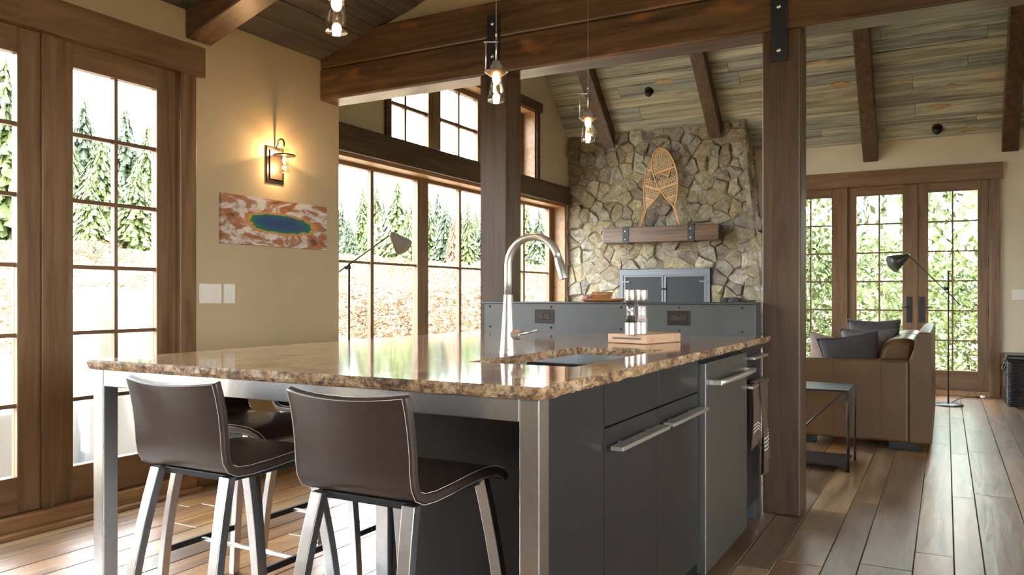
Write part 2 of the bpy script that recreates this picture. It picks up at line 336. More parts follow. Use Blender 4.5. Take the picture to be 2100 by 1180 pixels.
# ceilings
m = MB(); yl = YB0+.06
m.prism([(YF+.25, 2.955-LS*.25), (7.37, zliv(7.37)), (yl, zliv(yl)), (yl, zliv(yl)+.3), (7.37, zliv(7.37)+.3), (YF+.25, 2.955-LS*.25+.3)], XW-.3, XR+.25, 'x')
ce = struct(m.build('ceiling', subfloor_m), 'vaulted living room ceiling of grey weathered barn boards', 'ceiling')
s = 0.0; nrm = Vector((0, -LS, -1)).normalized(); dirs = Vector((0, -1, LS)).normalized()
e0 = Vector((0, YF, 2.955))
rnd = random.Random(21)
while s < 3.9:
    wd = rnd.choice((.12, .15, .18, .21, .14)); x = XW-.0-rnd.random()*1.2
    if s+wd > 4.0: break
    while x < XR-.3:
        ln = rnd.uniform(1.3, 3.4); a, b = max(x, XW+.002), min(x+ln, XR-.002); x += ln
        if b-a < .1: continue
        t = rnd.uniform(.012, .022)
        c = e0+dirs*(s+wd/2)+nrm*(t/2)+Vector(((a+b)/2, 0, 0))
        MB().obox(c, ((b-a)/2-.001, 0, 0), dirs*(wd/2-.0015), nrm*(t/2)).build('plank', barn_m, ce, bevel=.003, seg=1)
    s += wd
# lens shaped wane patches in the boards
for u, v, hw, hh in ((1722, 173, .10, .038), (1925, 219, .12, .035), (1990, 265, .12, .03), (1425, 302, .09, .035), (1360, 167, .13, .03), (1805, 266, .06, .02), (1950, 175, .05, .02)):
    rr = ray(u, v); t = (2.955-.025+LS*YF-H)/(rr.z+LS*rr.y); c = Vector((0, 0, H))+rr*t
    if zliv(c.y) < 0: continue
    pts = [c+Vector((hw*math.cos(a), 0, 0))+dirs*(hh*math.sin(a)*(1 if abs(math.cos(a)) < .7 else .7)) for a in [2*math.pi*k/10 for k in range(10)]]
    MB().add([p+nrm*.004 for p in pts]+[p-nrm*.02 for p in pts], [tuple(range(10)), tuple(range(19, 9, -1))]+[(i, 10+i, 10+(i+1) % 10, (i+1) % 10) for i in range(10)]).build('wane_patch', wane_m, ce)
# kitchen ceiling
m = MB().prism([(XK-.25, zkit(XK)-.08), (XRIDGE, zkit(XRIDGE)), (XR+.25, zkit(XR)-.08), (XR+.25, zkit(XR)+.2), (XRIDGE, zkit(XRIDGE)+.25), (XK-.25, zkit(XK)+.2)], YK-.25, YB0+.05, 'y')
ck = struct(m.build('ceiling', barn_k), 'sloped kitchen ceiling of dark weathered boards', 'ceiling')
s = 0; dk = Vector((1, 0, KS)).normalized(); nk = Vector((KS, 0, -1)).normalized(); k0 = Vector((XK, 0, 2.79))
while s < 3.2:
    wd = rnd.choice((.13, .16, .19)); y = .2-rnd.random()*1.5
    while y < YB0:
        ln = rnd.uniform(1.2, 2.8); a, b = max(y, .2), min(y+ln, YB0+.045); y += ln
        if b-a < .1: continue
        t = rnd.uniform(.010, .018); c = k0+dk*(s+wd/2)+nk*(t/2)+Vector((0, (a+b)/2, 0))
        MB().obox(c, dk*(wd/2-.0015), (0, (b-a)/2-.001, 0), nk*(t/2)).build('plank', barn_k, ck, bevel=.003, seg=1)
    s += wd
# ---------------------------------------------------------------- timbers
hb = thing('header_beam', 'heavy dark stained double timber beam spanning between kitchen and living room', 'beam', (-.4, 4.34, 2.495))
MB().box(XK, XR, YB0, YB1, 2.495, 2.714).build('lower_timber', beam_x, hb, bevel=.012)
MB().box(XK, XR, YB0+.003, YB1-.003, 2.717, 2.945).build('upper_timber', beam_x, hb, bevel=.012)
def strap(parent, x0, x1, z0, z1, y, bolts):
    p = MB().box(x0, x1, y-.012, y, z0, z1).build('strap_plate', blacksteel, parent, bevel=.002)
    for z in bolts:
        MB().lathe([(.0, .012), (.009, .009), (.013, .004), (.013, 0)], 12, ((x0+x1)/2, y-.012, z), Matrix.Rotation(math.pi/2, 3, 'X')).build('bolt', bolt_m, p, smooth=True)
for px0, px1, lab in ((-2.545, -2.355, 'square dark timber post left of the faucet carrying the header beam'), (-.838, -.648, 'square dark timber post at the right end of the island')):
    pt = thing('timber_post', lab, 'post', ((px0+px1)/2, 4.34, 0))
    MB().box(px0, px1, YB0+.004, YB1-.004, 0, 2.495).build('shaft', post_m, pt, bevel=.01)
    xm = (px0+px1)/2
    if px0 < -2: strap(pt, -2.486, -2.404, 2.36, 2.852, YB0, (2.80, 2.60, 2.42))
    else: strap(pt, -.791, -.711, 2.332, 2.85, YB0, (2.386, 2.609, 2.79))
RD = .24
for x0, x1, lab in ((-4.02, -3.85, 'greenish lit rafter nearest the tall windows'), (-2.60, -2.44, 'dark rafter ending on the stone chimney above the mantel'),
                    (-.865, -.70, 'dark rafter ending on the far wall right of the post'), (.54, .70, 'dark rafter at the right edge above the wall switch')):
    yend = 9.9 if x0 < -2 else YF
    m = MB().prism([(yend, zliv(yend)-RD), (7.4, zliv(7.4)-RD), (7.4, zliv(7.4)-.01), (yend, zliv(yend)-.01)], x0, x1, 'x')
    tag(m.build('rafter', beam_y, bevel=.008), lab, 'beam', 'exposed rafters')
m = MB(); ye0, ye1 = 3.12, 3.30
for a, b in ((ye0, ye1),):
    m.prism([(XK, 2.614), (XRIDGE, 2.614+KS*(XRIDGE-XK)), (XRIDGE, zkit(XRIDGE)), (XK, zkit(XK))], a, b, 'y')
tag(m.build('rafter', beam_x, bevel=.008), 'dark kitchen rafter ending above the french door casing', 'beam', 'exposed rafters')
m = MB().prism([(XK, 2.614), (XRIDGE, 2.614+KS*(XRIDGE-XK)), (XRIDGE, zkit(XRIDGE)), (XK, zkit(XK))], 1.5, 1.68, 'y')
tag(m.build('rafter', beam_x, bevel=.008), 'dark kitchen rafter nearer the viewer, beyond the top edge', 'beam', 'exposed rafters')
# ---------------------------------------------------------------- glazing
def glazed(name, label, cat, ax, pos, th, a0, a1, z0, z1, g, cols, rows, mats, mun=.02, mund=.03, mun_m=None, inward=1):
    # ax 'x': leaf lies in a plane x=pos and runs along y; ax 'y': plane y=pos, runs along x
    def B(m, p0, p1, d0, d1, zz0, zz1):
        return m.box(pos+d0, pos+d1, p0, p1, zz0, zz1) if ax == 'x' else m.box(p0, p1, pos+d0, pos+d1, zz0, zz1)
    loc = (pos, (a0+a1)/2, z0) if ax == 'x' else ((a0+a1)/2, pos, z0)
    t = thing(name, label, cat, loc, kind='structure'); g0, g1, gz0, gz1 = g; h = th/2; mv, mh = mats
    for p0, p1 in ((a0, g0), (g1, a1)): B(MB(), p0, p1, -h, h, z0, z1).build('stile', mv, t, bevel=.003, seg=1)
    for q0, q1 in ((z0, gz0), (gz1, z1)): B(MB(), g0, g1, -h, h, q0, q1).build('rail', mh, t, bevel=.003, seg=1)
    for k in range(1, cols):
        c = lerp(g0, g1, k/cols); B(MB(), c-mun/2, c+mun/2, -mund/2, mund/2, gz0, gz1).build('muntin', mun_m or mv, t)
    for k in range(1, rows):
        c = lerp(gz0, gz1, k/rows); B(MB(), g0, g1, -mund/2+.002, mund/2-.002, c-mun/2, c+mun/2).build('muntin', mun_m or mh, t)
    for i in range(cols):
        for j in range(rows):
            B(MB(), lerp(g0, g1, i/cols), lerp(g0, g1, (i+1)/cols), -.002, .002, lerp(gz0, gz1, j/rows), lerp(gz0, gz1, (j+1)/rows)).build('pane', pane_m, t)
    return t
PX = XK-.05
glazed('door_1', 'french door leaf with twelve panes beside the khaki wall', 'door', 'x', PX, .05, 2.36, 3.075, .09, 2.41, (2.467, 2.951, .265, 2.285), 2, 6, (trim_z, trim_y))
glazed('door_2', 'french door leaf cut by the left edge of the view', 'door', 'x', PX, .05, 1.585, 2.30, .09, 2.41, (1.70, 2.19, .265, 2.285), 2, 6, (trim_z, trim_y))
glazed('door_3', 'french door leaf beyond the left edge of the view', 'door', 'x', PX, .05, .815, 1.53, .09, 2.41, (.92, 1.41, .265, 2.285), 2, 6, (trim_z, trim_y))
for i_, (ya, yb) in enumerate(((.03, .765), (-.75, -.015))):
    glazed('door_%d' % (7+i_), 'french door leaf far beyond the left edge of the view', 'door', 'x', PX, .05, ya, yb, .09, 2.41, (ya+.11, yb-.12, .265, 2.285), 2, 6, (trim_z, trim_y))
struct(MB().box(XK-.09, XK-.01, .764, .816, .07, 2.42).box(XK-.09, XK-.01, -.016, .031, .07, 2.42).build('trim_16', trim_z), 'slim wood mullions of the door leaves outside the view', 'trim')
for n_, (ya, yb) in enumerate(((2.298, 2.362), (1.528, 1.587))):
    struct(MB().box(XK-.09, XK-.01, ya, yb, .07, 2.42).build('trim_%d' % (n_+1), trim_z, bevel=.004), ('slim wood mullion between the two french doors in view' if n_ == 0 else 'slim wood mullion beyond the left edge of the view'), 'trim')
struct(MB().box(XK-.1, XK+.035, DK0-.15, 3.235, 2.408, 2.582).build('trim_3', trim_y, bevel=.004), 'wide wood head casing over the kitchen french doors', 'trim')
struct(MB().box(XK-.1, XK+.022, 3.071, 3.18, 0, 2.42).build('trim_4', trim_z, bevel=.004), 'upright wood casing between french door and khaki wall', 'trim')
struct(MB().box(XK-.2, XK+.03, DK0, 3.18, .0, .089).box(XK+.03, XK+.08, DK0, 3.18, 0, .022).build('trim_5', sill_m, bevel=.004), 'oak threshold under the kitchen french doors', 'trim')
struct(MB().box(XK, XK+.015, 3.18, YB1, 0, .12).build('baseboard_left', trim_y, bevel=.003), 'wood baseboard under the khaki wall', 'baseboard')
# living room windows
PW = XW-.2
units = ((5.10, 6.73), (6.73, 8.19), (8.19, 9.82)); gl_ = ((5.21, 6.636), (6.827, 8.10), (8.28, 9.69))
for i, ((a0, a1), (g0, g1)) in enumerate(zip(units, gl_)):
    glazed('window_%d' % (i+1), 'tall four pane window, %s of the three under the wood header' % ('leftmost, behind the slanting lamp', 'middle', 'rightmost, beside the stone chimney')[i], 'window', 'x', PW, .07,
           a0, a1, .38, 2.365, (g0, g1, .48, 2.30), 2, 1, (trim_z, trim_y), .045, .04)
    c = MB().box(PW-.012, PW+.012, g0, g1, 1.427, 1.449).build('muntin', trim_y, bpy.data.objects['window_%d' % (i+1)])
u_un = ((5.98, 6.93), (6.93, 7.94), (7.94, 8.92)); u_gl = ((6.07, 6.83), (7.06, 7.82), (8.06, 8.82))
for i, ((a0, a1), (g0, g1)) in enumerate(zip(u_un, u_gl)):
    glazed('window_%d' % (i+4), 'small clerestory window above the header, %s of three' % ('leftmost', 'middle', 'rightmost')[i], 'window', 'x', PW, .07,
           a0, a1, 2.60, 3.45, (g0, g1, 2.65, 3.38), 2, 2, (trim_z, trim_y), .035, .04)
struct(MB().box(XW-.01, XW+.06, YB1+.02, 9.89, 2.365, 2.602).build('trim_6', beam_y, bevel=.006), 'dark timber header between the tall windows and the clerestory', 'trim')
m = MB().box(XW-.24, XW+.005, 9.82, 9.87, .35, 2.365).box(XW-.24, XW+.005, 5.05, 5.10, .35, 2.365).box(XW-.24, XW+.005, 5.05, 9.87, 2.335, 2.365).box(XW-.24, XW+.03, 5.05, 9.87, .35, .385)
struct(m.build('trim_7', sill_m), 'golden wood jambs lining the tall windows', 'trim')
m = MB().box(XW-.24, XW+.005, 8.92, 8.95, 2.6, 3.46).box(XW-.24, XW+.005, 5.95, 5.98, 2.6, 3.46).box(XW-.24, XW+.005, 5.95, 8.95, 3.44, 3.46)
struct(m.build('trim_8', sill_m), 'golden wood jambs lining the clerestory', 'trim')
struct(MB().box(XW-.005, XW+.04, 5.85, 9.09, 3.46, 3.58).build('trim_9', beam_y, bevel=.006), 'dark head casing over the clerestory windows', 'trim')
m = MB().box(XW, XW+.03, 8.95, 9.03, 2.6, 3.46).box(XW, XW+.03, 5.87, 5.95, 2.6, 3.46)
struct(m.build('trim_10', beam_y, bevel=.004), 'dark side casings of the clerestory windows', 'trim')
# far doors
PY = YF+.05
dd = []
dd.append(glazed('door_4', 'right leaf of the far glazed double door, behind the floor lamp', 'door', 'y', PY, .05, -.306, .425, .06, 2.43, (-.178, .31, .281, 2.32), 2, 6, (trim_z, trim_x), .018))
dd.append(glazed('door_5', 'left leaf of the far glazed double door, behind the sofa', 'door', 'y', PY, .05, -1.045, -.31, .06, 2.43, (-.939, -.446, .281, 2.32), 2, 6, (trim_z, trim_x), .018))
dd.append(glazed('door_6', 'fixed glazed side panel next to the timber post', 'door', 'y', PY, .05, -1.80, -1.085, .06, 2.43, (-1.70, -1.218, .281, 2.32), 2, 6, (trim_z, trim_x), .018))
for t, xh in ((dd[0], -.245), (dd[1], -.375)):
    p = MB().box(xh-.028, xh+.028, PY-.034, PY-.025, .82, 1.12).build('handle_plate', blacksteel, t, bevel=.002)
    MB().tube([(xh, PY-.034, 1.0), (xh, PY-.075, 1.0), (xh+(.08 if xh > -.3 else -.08), PY-.078, 1.0)], .009, 8).build('lever', blacksteel, p, smooth=True)
for t, xh in ((dd[0], .426), (dd[1], -1.048)):
    for z in (2.1, 1.5, .95, .35): MB().box(xh-.012, xh+.012, PY-.04, PY-.024, z-.05, z+.05).build('hinge', blacksteel, t)
struct(MB().box(-1.09, -1.04, YF-.005, YF+.09, .05, 2.44).build('trim_11', trim_z, bevel=.003), 'slim mullion between far side panel and far door', 'trim')
struct(MB().box(-.330, -.286, YF+.015, YF+.024, .06, 2.43).build('trim_17', trim_z, bevel=.002), 'slim astragal where the two far door leaves meet', 'trim')
struct(MB().box(-1.93, .55, YF-.035, YF+.09, 2.428, 2.61).build('trim_12', trim_x, bevel=.004), 'wide wood head casing over the far doors', 'trim')
struct(MB().box(.421, .525, YF-.025, YF+.09, 0, 2.44).build('trim_13', trim_z, bevel=.004), 'knotty wood casing right of the far doors', 'trim')
struct(MB().box(-1.9, -1.796, YF-.025, YF+.09, 0, 2.44).build('trim_14', trim_z, bevel=.004), 'wood casing left of the far doors, behind the post', 'trim')
struct(MB().box(-1.8, .43, YF-.03, YF+.2, 0, .0605).build('trim_15', sill_m, bevel=.003), 'threshold under the far doors', 'trim')
struct(MB().box(.525, XR, YF-.015, YF, 0, .12).build('baseboard_far', trim_x, bevel=.003), 'wood baseboard behind the basket', 'baseboard')
# unseen kitchen back window, added to let in fill light
glazed('window_7', 'small window added for fill light in the kitchen wall behind the viewer', 'window', 'y', YK-.1, .07, BWX0, BWX1, BWZ0, BWZ1, (BWX0+.09, BWX1-.09, BWZ0+.09, BWZ1-.09), 4, 2, (trim_z, trim_x), .05, .05)
for i in range(3):  # unseen right wall windows, added so daylight fills the kitchen side
    a0 = lerp(RW[0], RW[1], i/3); a1 = lerp(RW[0], RW[1], (i+1)/3)
    glazed('window_%d' % (8+i), 'tall window added for fill light on the right kitchen wall, outside the view, %s of three' % ('nearest the back wall', 'middle', 'nearest the living room')[i], 'window', 'x', XR+.1, .07, a0, a1, RW[2], RW[3], (a0+.09, a1-.09, RW[2]+.09, RW[3]-.09), 2, 2, (trim_z, trim_y), .04, .04)
# ================================================================ stone chimney
YC = 9.93
def xr_ch(z): return -1.86-.093*z
ch = thing('stone_chimney', 'tapering fieldstone chimney with recessed mortar against the far wall', 'fireplace', (-3.2, 10.1, 0))
ztop = zliv(YC)
FB = (-3.77, -2.58, .55, 1.475)     # firebox
m = MB()
zt2 = zliv(YC+.02)
m.prism([(XW+.003, 0), (xr_ch(0)-.03, 0), (xr_ch(zt2)-.03, zt2), (XW+.003, zt2)], YC+.03, YF-.001, 'y')
m.build('core', mortar_m, ch)
def clip(poly, px, py, nx, ny):
    out = []
    for i in range(len(poly)):
        a, b = poly[i], poly[(i+1) % len(poly)]
        da = (a[0]-px)*nx+(a[1]-py)*ny; db = (b[0]-px)*nx+(b[1]-py)*ny
        if da <= 0: out.append(a)
        if (da < 0 < db) or (db < 0 < da):
            t = da/(da-db); out.append((a[0]+(b[0]-a[0])*t, a[1]+(b[1]-a[1])*t))
    return out
def voronoi(sites, bound):
    cells = []
    for i, s in enumerate(sites):
        p = list(bound)
        for j, q in enumerate(sites):
            if i == j or abs(q[0]-s[0]) > .9 or abs(q[1]-s[1]) > .9: continue
            p = clip(p, (s[0]+q[0])/2, (s[1]+q[1])/2, q[0]-s[0], q[1]-s[1])
            if len(p) < 3: break
        if len(p) >= 3: cells.append((s, p))
    return cells
def stone(parent, poly, to3, rs, dmin=.022, dmax=.062):
    cx_ = sum(p[0] for p in poly)/len(poly); cy_ = sum(p[1] for p in poly)/len(poly)
    # drop tiny edges, roughen the outline
    q = []
    for i, p in enumerate(poly):
        n_ = poly[(i+1) % len(poly)]; L = math.hypot(n_[0]-p[0], n_[1]-p[1])
        if L < .02: continue
        q.append(p)
        if L > .13: q.append(((p[0]+n_[0])/2+rs.uniform(-.012, .012), (p[1]+n_[1])/2+rs.uniform(-.012, .012)))
    if len(q) < 3: return
    def sh(p, k): 
        dx, dy = p[0]-cx_, p[1]-cy_; L = max(.001, math.hypot(dx, dy)); f = max(.2, (L-k)/L); return (cx_+dx*f, cy_+dy*f)
    d = rs.uniform(dmin, dmax); tx, ty = rs.uniform(-.16, .16), rs.uniform(-.16, .16); n = len(q)
    g = rs.uniform(-.008, .004)
    r0 = [to3(*sh(p, g), -.04) for p in q]
    r1 = [to3(*sh(p, g), d*.6+rs.uniform(-.008, .008)) for p in q]
    r2 = [to3(*sh(p, g+.006+rs.uniform(0, .02)), d+tx*(p[0]-cx_)+ty*(p[1]-cy_)+rs.uniform(-.009, .009)) for p in q]
    c = to3(cx_+rs.uniform(-.02, .02), cy_+rs.uniform(-.02, .02), d+rs.uniform(.0, .018))
    vs_ = r0+r1+r2+[c]; fs = []
    for i in range(n):
        j = (i+1) % n; fs += [(i, j, n+j, n+i), (n+i, n+j, 2*n+j, 2*n+i), (2*n+i, 2*n+j, 3*n)]
    MB().add(vs_, fs).build('stone', stone_m, parent)
rs = random.Random(5); sites = []
tries = 0
while len(sites) < 200 and tries < 9000:
    tries += 1
    p = (rs.uniform(XW+.05, -1.9), rs.uniform(.55, 3.30)); mind = rs.choice((.25, .2, .14, .10))
    if p[0] > xr_ch(p[1])-.05: continue
    if FB[0]-.05 < p[0] < FB[1]+.05 and p[1] < FB[3]+.03: continue
    if all((p[0]-q[0])**2+(p[1]-q[1])**2 > mind*mind for q in sites): sites.append(p)
bound = [(XW+.004, .5), (xr_ch(.5), .5), (xr_ch(ztop), ztop), (XW+.004, ztop)]
for s_, poly in voronoi(sites, bound):
    # keep clear of the firebox
    if s_[1] < FB[3]+.12 and FB[0]-.12 < s_[0] < FB[1]+.12:
        if s_[1] > FB[3]: poly = clip(poly, 0, FB[3], 0, -1)
        elif s_[0] < FB[0]: poly = clip(poly, FB[0], 0, 1, 0)
        else: poly = clip(poly, FB[1], 0, -1, 0)
    if len(poly) >= 3: stone(ch, poly, lambda a, b, d: Vector((a, YC-d+.03, b)), rs)
sites = []
while len(sites) < 26:
    p = (rs.uniform(YC, YF), rs.uniform(.55, 3.2))
    if all((p[0]-q[0])**2+(p[1]-q[1])**2 > .15**2 for q in sites): sites.append(p)
    else:
        tries += 1
        if tries > 20000: break
for s_, poly in voronoi(sites, [(YC-.02, .5), (YF-.01, .5), (YF-.01, 2.96), (YC-.02, 3.29)]):
    stone(ch, poly, lambda a, b, d: Vector((xr_ch(b)-.03+d, a, b)), rs, .02, .05)
# firebox doors
fd = thing('fireplace_doors', 'grey steel double fire screen doors set in the stone chimney', 'fireplace doors', (-3.175, YC-.02, .55))
yf = YC-.06
m = MB().box(FB[0], FB[1], yf, YC+.03, FB[3]-.075, FB[3]).box(FB[0], FB[0]+.045, yf, YC+.03, FB[2], FB[3]-.075).box(FB[1]-.045, FB[1], yf, YC+.03, FB[2], FB[3]-.075)
m.box(FB[0], FB[1], yf, YC+.03, FB[2], FB[2]+.05)
m.build('frame', firedoor, fd, bevel=.004)
xm = (FB[0]+FB[1])/2
for x0, x1, sx in ((FB[0]+.045, xm, 1), (xm, FB[1]-.045, -1)):
    d_ = MB().box(x0+.004, x0+.03, yf+.004, yf+.03, FB[2]+.05, FB[3]-.078).box(x1-.03, x1-.004, yf+.004, yf+.03, FB[2]+.05, FB[3]-.078).box(x0+.03, x1-.03, yf+.004, yf+.03, FB[3]-.10, FB[3]-.078).build('door', firedoor, fd, bevel=.003)
    MB().box(x0+.03, x1-.03, yf+.012, yf+.022, FB[2]+.05, FB[3]-.1).build('screen', firemesh, d_)
    hx = x0-.02 if sx > 0 else x1+.02
    MB().box(min(hx, hx+sx*.11), max(hx, hx+sx*.11), yf-.008, yf+.004, FB[3]-.172, FB[3]-.152).build('strap_hinge', firedoor, d_)
    kx = xm-sx*.016
    MB().lathe([(0, .03), (.011, .026), (.011, .01), (.006, .008), (.006, 0)], 10, (kx, yf+.004, 1.22), Matrix.Rotation(math.pi/2, 3, 'X')).build('knob', blacksteel, d_, smooth=True)
# mantel
mt = thing('mantel', 'thick dark timber mantel with two riveted steel straps on the chimney', 'mantel', (-3.19, 9.78, 1.815))
MB().box(-3.945, -2.432, 9.70, YC+.02, 1.815, 2.014).build('timber', beam_x, mt, bevel=.008)
for x0 in (-3.665, -2.812):
    p = MB().box(x0, x0+.08, 9.692, 9.70, 1.808, 2.02).box(x0, x0+.08, 9.692, YC, 2.014, 2.02).box(x0, x0+.08, 9.692, YC, 1.808, 1.8155).build('strap', blacksteel, mt, bevel=.001)
    for z in (1.855, 1.965): MB().lathe([(0, .012), (.01, .009), (.014, 0)], 10, (x0+.04, 9.692, z), Matrix.Rotation(math.pi/2, 3, 'X')).build('bolt', bolt_m, p, smooth=True)
# snowshoes leaning on the mantel
def snowshoe(label, foot, top, y, flip, mark):
    t = thing('snowshoe', label, 'snowshoe', (foot[0], y, foot[1]), group='pair of snowshoes on the mantel')
    a = Vector((foot[0], 0, foot[1])); b = Vector((top[0], 0, top[1])); ax = (b-a); L = ax.length; ax.normalize(); sd = Vector((ax.z, 0, -ax.x))
    def hw(s):  # half width along the shoe, s 0..1 from tail tip
        if s < .24: return .008
        u = (s-.24)/.76
        return .008+.142*math.sin(min(1, u/.6)*math.pi/2)**.85 if u < .6 else .150*math.sqrt(max(0, 1-((u-.6)/.4)**2))
    def P(s, k): return a+ax*(s*L)+sd*(hw(s)*k)+Vector((0, y+.02*(1-s)*-1, 0))
    N = 26; ss = [i/N for i in range(N+1)]
    path = [P(s, -1) for s in ss]+[P(s, 1) for s in reversed(ss[:-1])]
    MB().tube(path, .0105, 6).build('frame', ash, t, smooth=True)
    for s in (.70, .50, .36):
        MB().bar([P(s, -.98), P(s, .98)], ax*.011, Vector((0, .006, 0))).build('crossbar', ash, t)
    ml = MB()
    for k in range(-14, 27):     # diagonal lacing, clipped by the outline
        for sgn in (-1, 1):
            seg = []
            for i in range(41):
                s = .27+.71*i/40; off = sgn*((s-.27)*1.05*L*.55-.02-k*.03)
                inside = abs(off) < hw(s)*.98 and not (.60 < s < .69 and abs(off) < .06)
                if inside: seg.append(a+ax*(s*L)+sd*off+Vector((0, y-.02*(1-s), 0)))
                elif seg:
                    if len(seg) > 1: ml.tube([seg[0], seg[-1]], .0034, 4, caps=False)
                    seg = []
            if len(seg) > 1: ml.tube([seg[0], seg[-1]], .0034, 4, caps=False)
    for i in range(22):
        s = .30+.66*i/21
        if .60 < s < .69: continue
        ml.tube([P(s, -.97), P(s, .97)], .0034, 4, caps=False)
    ml.build('lacing', rawhide, t)
snowshoe('wood snowshoe whose tail points right, crossing in front of the other', (-2.945, 2.03), (-3.23, 3.025), YC-.115, 1, 0)
snowshoe('wood snowshoe whose tail points left, crossing behind the other', (-3.475, 2.03), (-3.14, 3.00), YC-.085, -1, 1)
# firewood stacked beside the firebox, only the top shows over the bar
for i, (dx, dz) in enumerate(((0, 0), (.1, .01), (.2, 0), (.05, .085), (.15, .085))):
    tag(MB().lathe([(0, 0), (.045, .002), (.048, .02), (.046, .3), (0, .302)], 9, (-2.40+dx, YC-.02, 1.0+dz-.02), Matrix.Rotation(math.pi/2, 3, 'X')).build('firewood_log', tablesteel), 'charred log end in the small stack right of the fire doors', 'log', 'logs stacked beside the firebox')
hs = tag(MB().box(-4.5, -1.84, 9.3, YC+.03, .0, .5).build('hearth', stone_m, bevel=.02), 'raised stone hearth slab below the fire doors', 'hearth')
tag(MB().box(-2.47, -2.07, YC-.36, YC-.0, .5, .93).build('log_bin', tablesteel, bevel=.01), 'dark steel log bin standing on the hearth under the logs', 'bin')
# ================================================================ island
CT = .92
ZB = CT-.03
IX0, IX1, IY0, IY1 = -2.44, -.798, 1.60, 4.10
SX0, SX1, SY0, SY1 = -1.31, -.945, 2.11, 2.955
def counter():
    rs = random.Random(3); bm = bmesh.new()
    def loop(cs, step):
        pts = []
        for (ax_, ay), (bx, by) in zip(cs, cs[1:]+cs[:1]):
            n = max(1, int(math.hypot(bx-ax_, by-ay)/step))
            for i in range(n): pts.append((lerp(ax_, bx, i/n), lerp(ay, by, i/n)))
        return pts
    out = loop([(IX0, IY0), (IX1, IY0), (IX1, 4.236), (-.838, 4.236), (-.838, IY1), (IX0, IY1)], .022); cx_, cy_ = (IX0+IX1)/2, (IY0+IY1)/2
    def off(p, k):
        x, y = p
        if abs(x-IX0) < 1e-6: x -= k
        if abs(x-IX1) < 1e-6: x += k
        if abs(y-IY0) < 1e-6: y -= k
        return x, y
    rings = []
    for z, k0, kj in ((CT, 0, .0012), (CT-.008, .002, .003), (CT-.02, .002, .0035), (ZB, -.002, .002)):
        rings.append([bm.verts.new((*off(p, k0+rs.uniform(-kj, kj)), z+(rs.uniform(-.002, .002) if z < CT-.001 else 0))) for p in out])
    n = len(out)
    for a, b in zip(rings, rings[1:]):
        for i in range(n): bm.faces.new((a[i], a[(i+1) % n], b[(i+1) % n], b[i])).material_index = 1
    ins = loop([(SX0, SY0), (SX1, SY0), (SX1, SY1), (SX0, SY1)], .04); it = [bm.verts.new((*p, CT)) for p in ins]; ib = [bm.verts.new((*p, ZB)) for p in ins]; k = len(ins)
    for i in range(k): bm.faces.new((it[i], ib[i], ib[(i+1) % k], it[(i+1) % k])).material_index = 1
    def es(vs): return [bm.edges.get((vs[i], vs[(i+1) % len(vs)])) for i in range(len(vs))]
    bmesh.ops.triangle_fill(bm, use_beauty=True, edges=es(rings[0])+es(it)); bmesh.ops.triangle_fill(bm, use_beauty=True, edges=es(rings[-1])+es(ib))
    bmesh.ops.recalc_face_normals(bm, faces=bm.faces)
    me = bpy.data.meshes.new('countertop'); bm.to_mesh(me); bm.free(); me.materials.append(granite_m); me.materials.append(granite_e)
    o = bpy.data.objects.new('countertop', me); C.objects.link(o); ORG[o.name] = Vector(); return o
tag(counter(), 'brown and gold polished granite countertop with chiselled edge on the island', 'countertop')
# the counter's tail end beside the post
sk = thing('sink', 'undermount stainless steel sink basin set in the granite countertop', 'sink', ((SX0+SX1)/2, (SY0+SY1)/2, .68))
m = MB(); g = .006; a0, a1, b0, b1 = SX0-g, SX1+g, SY0-g, SY1+g; zb = .70
m.box(a0-.003, a0, b0, b1, zb, ZB).box(a1, a1+.003, b0, b1, zb, ZB).box(a0-.003, a1+.003, b0-.003, b0, zb, ZB).box(a0-.003, a1+.003, b1, b1+.003, zb, ZB).box(a0-.003, a1+.003, b0-.003, b1+.003, zb-.003, zb)
m.build('basin', chrome_sink, sk)
MB().lathe([(0, .004), (.03, .004), (.042, .006), (.044, 0)], 20, ((a0+a1)/2, (b0+b1)/2, zb)).build('drain', nickel, sk, smooth=True)
# faucet
fx, fy = -1.375, 2.49
fa = thing('faucet', 'brushed nickel gooseneck faucet with side lever behind the sink', 'faucet', (fx, fy, CT))
MB().lathe([(0, CT), (.031, CT), (.032, CT+.006), (.0295, CT+.012), (.026, CT+.06), (.021, CT+.13), (.0165, CT+.205), (.0162, CT+.21), (0, CT+.21)], 24, (fx, fy, 0)).build('body', nickel, fa, smooth=True, angle=40)
R = .1; zc = CT+.315; pth = [(fx, fy, CT+.205), (fx, fy, CT+.26), (fx, fy, zc)]
for k in range(1, 19):
    a = math.pi-math.pi*1.0*k/18*1.0; 
    a = math.pi-(math.pi*.93)*k/18
    pth.append((fx+R+R*math.cos(a), fy, zc+R*math.sin(a)))
MB().tube(pth, .0135, 14).build('spout', nickel, fa, smooth=True)
e = Vector(pth[-1]); dn = (Vector(pth[-1])-Vector(pth[-2])).normalized()
MB().tube([e-dn*.002, e+dn*.012, e+dn*.014, e+dn*.075], [.0140, .0145, .0158, .0150], 14).build('spray_head', nickel, fa, smooth=True, angle=40)
hz = CT+.068
hn = MB().tube([(fx+.012, fy, hz), (fx+.052, fy, hz), (fx+.054, fy, hz)], [.0185, .0185, .017], 18).build('valve', nickel, fa, smooth=True, angle=40)
MB().tube([(fx+.052, fy, hz+.003), (fx+.08, fy-.002, hz+.008), (fx+.118, fy-.004, hz+.02)], [.0055, .005, .0045], 8).build('lever', nickel, hn, smooth=True)
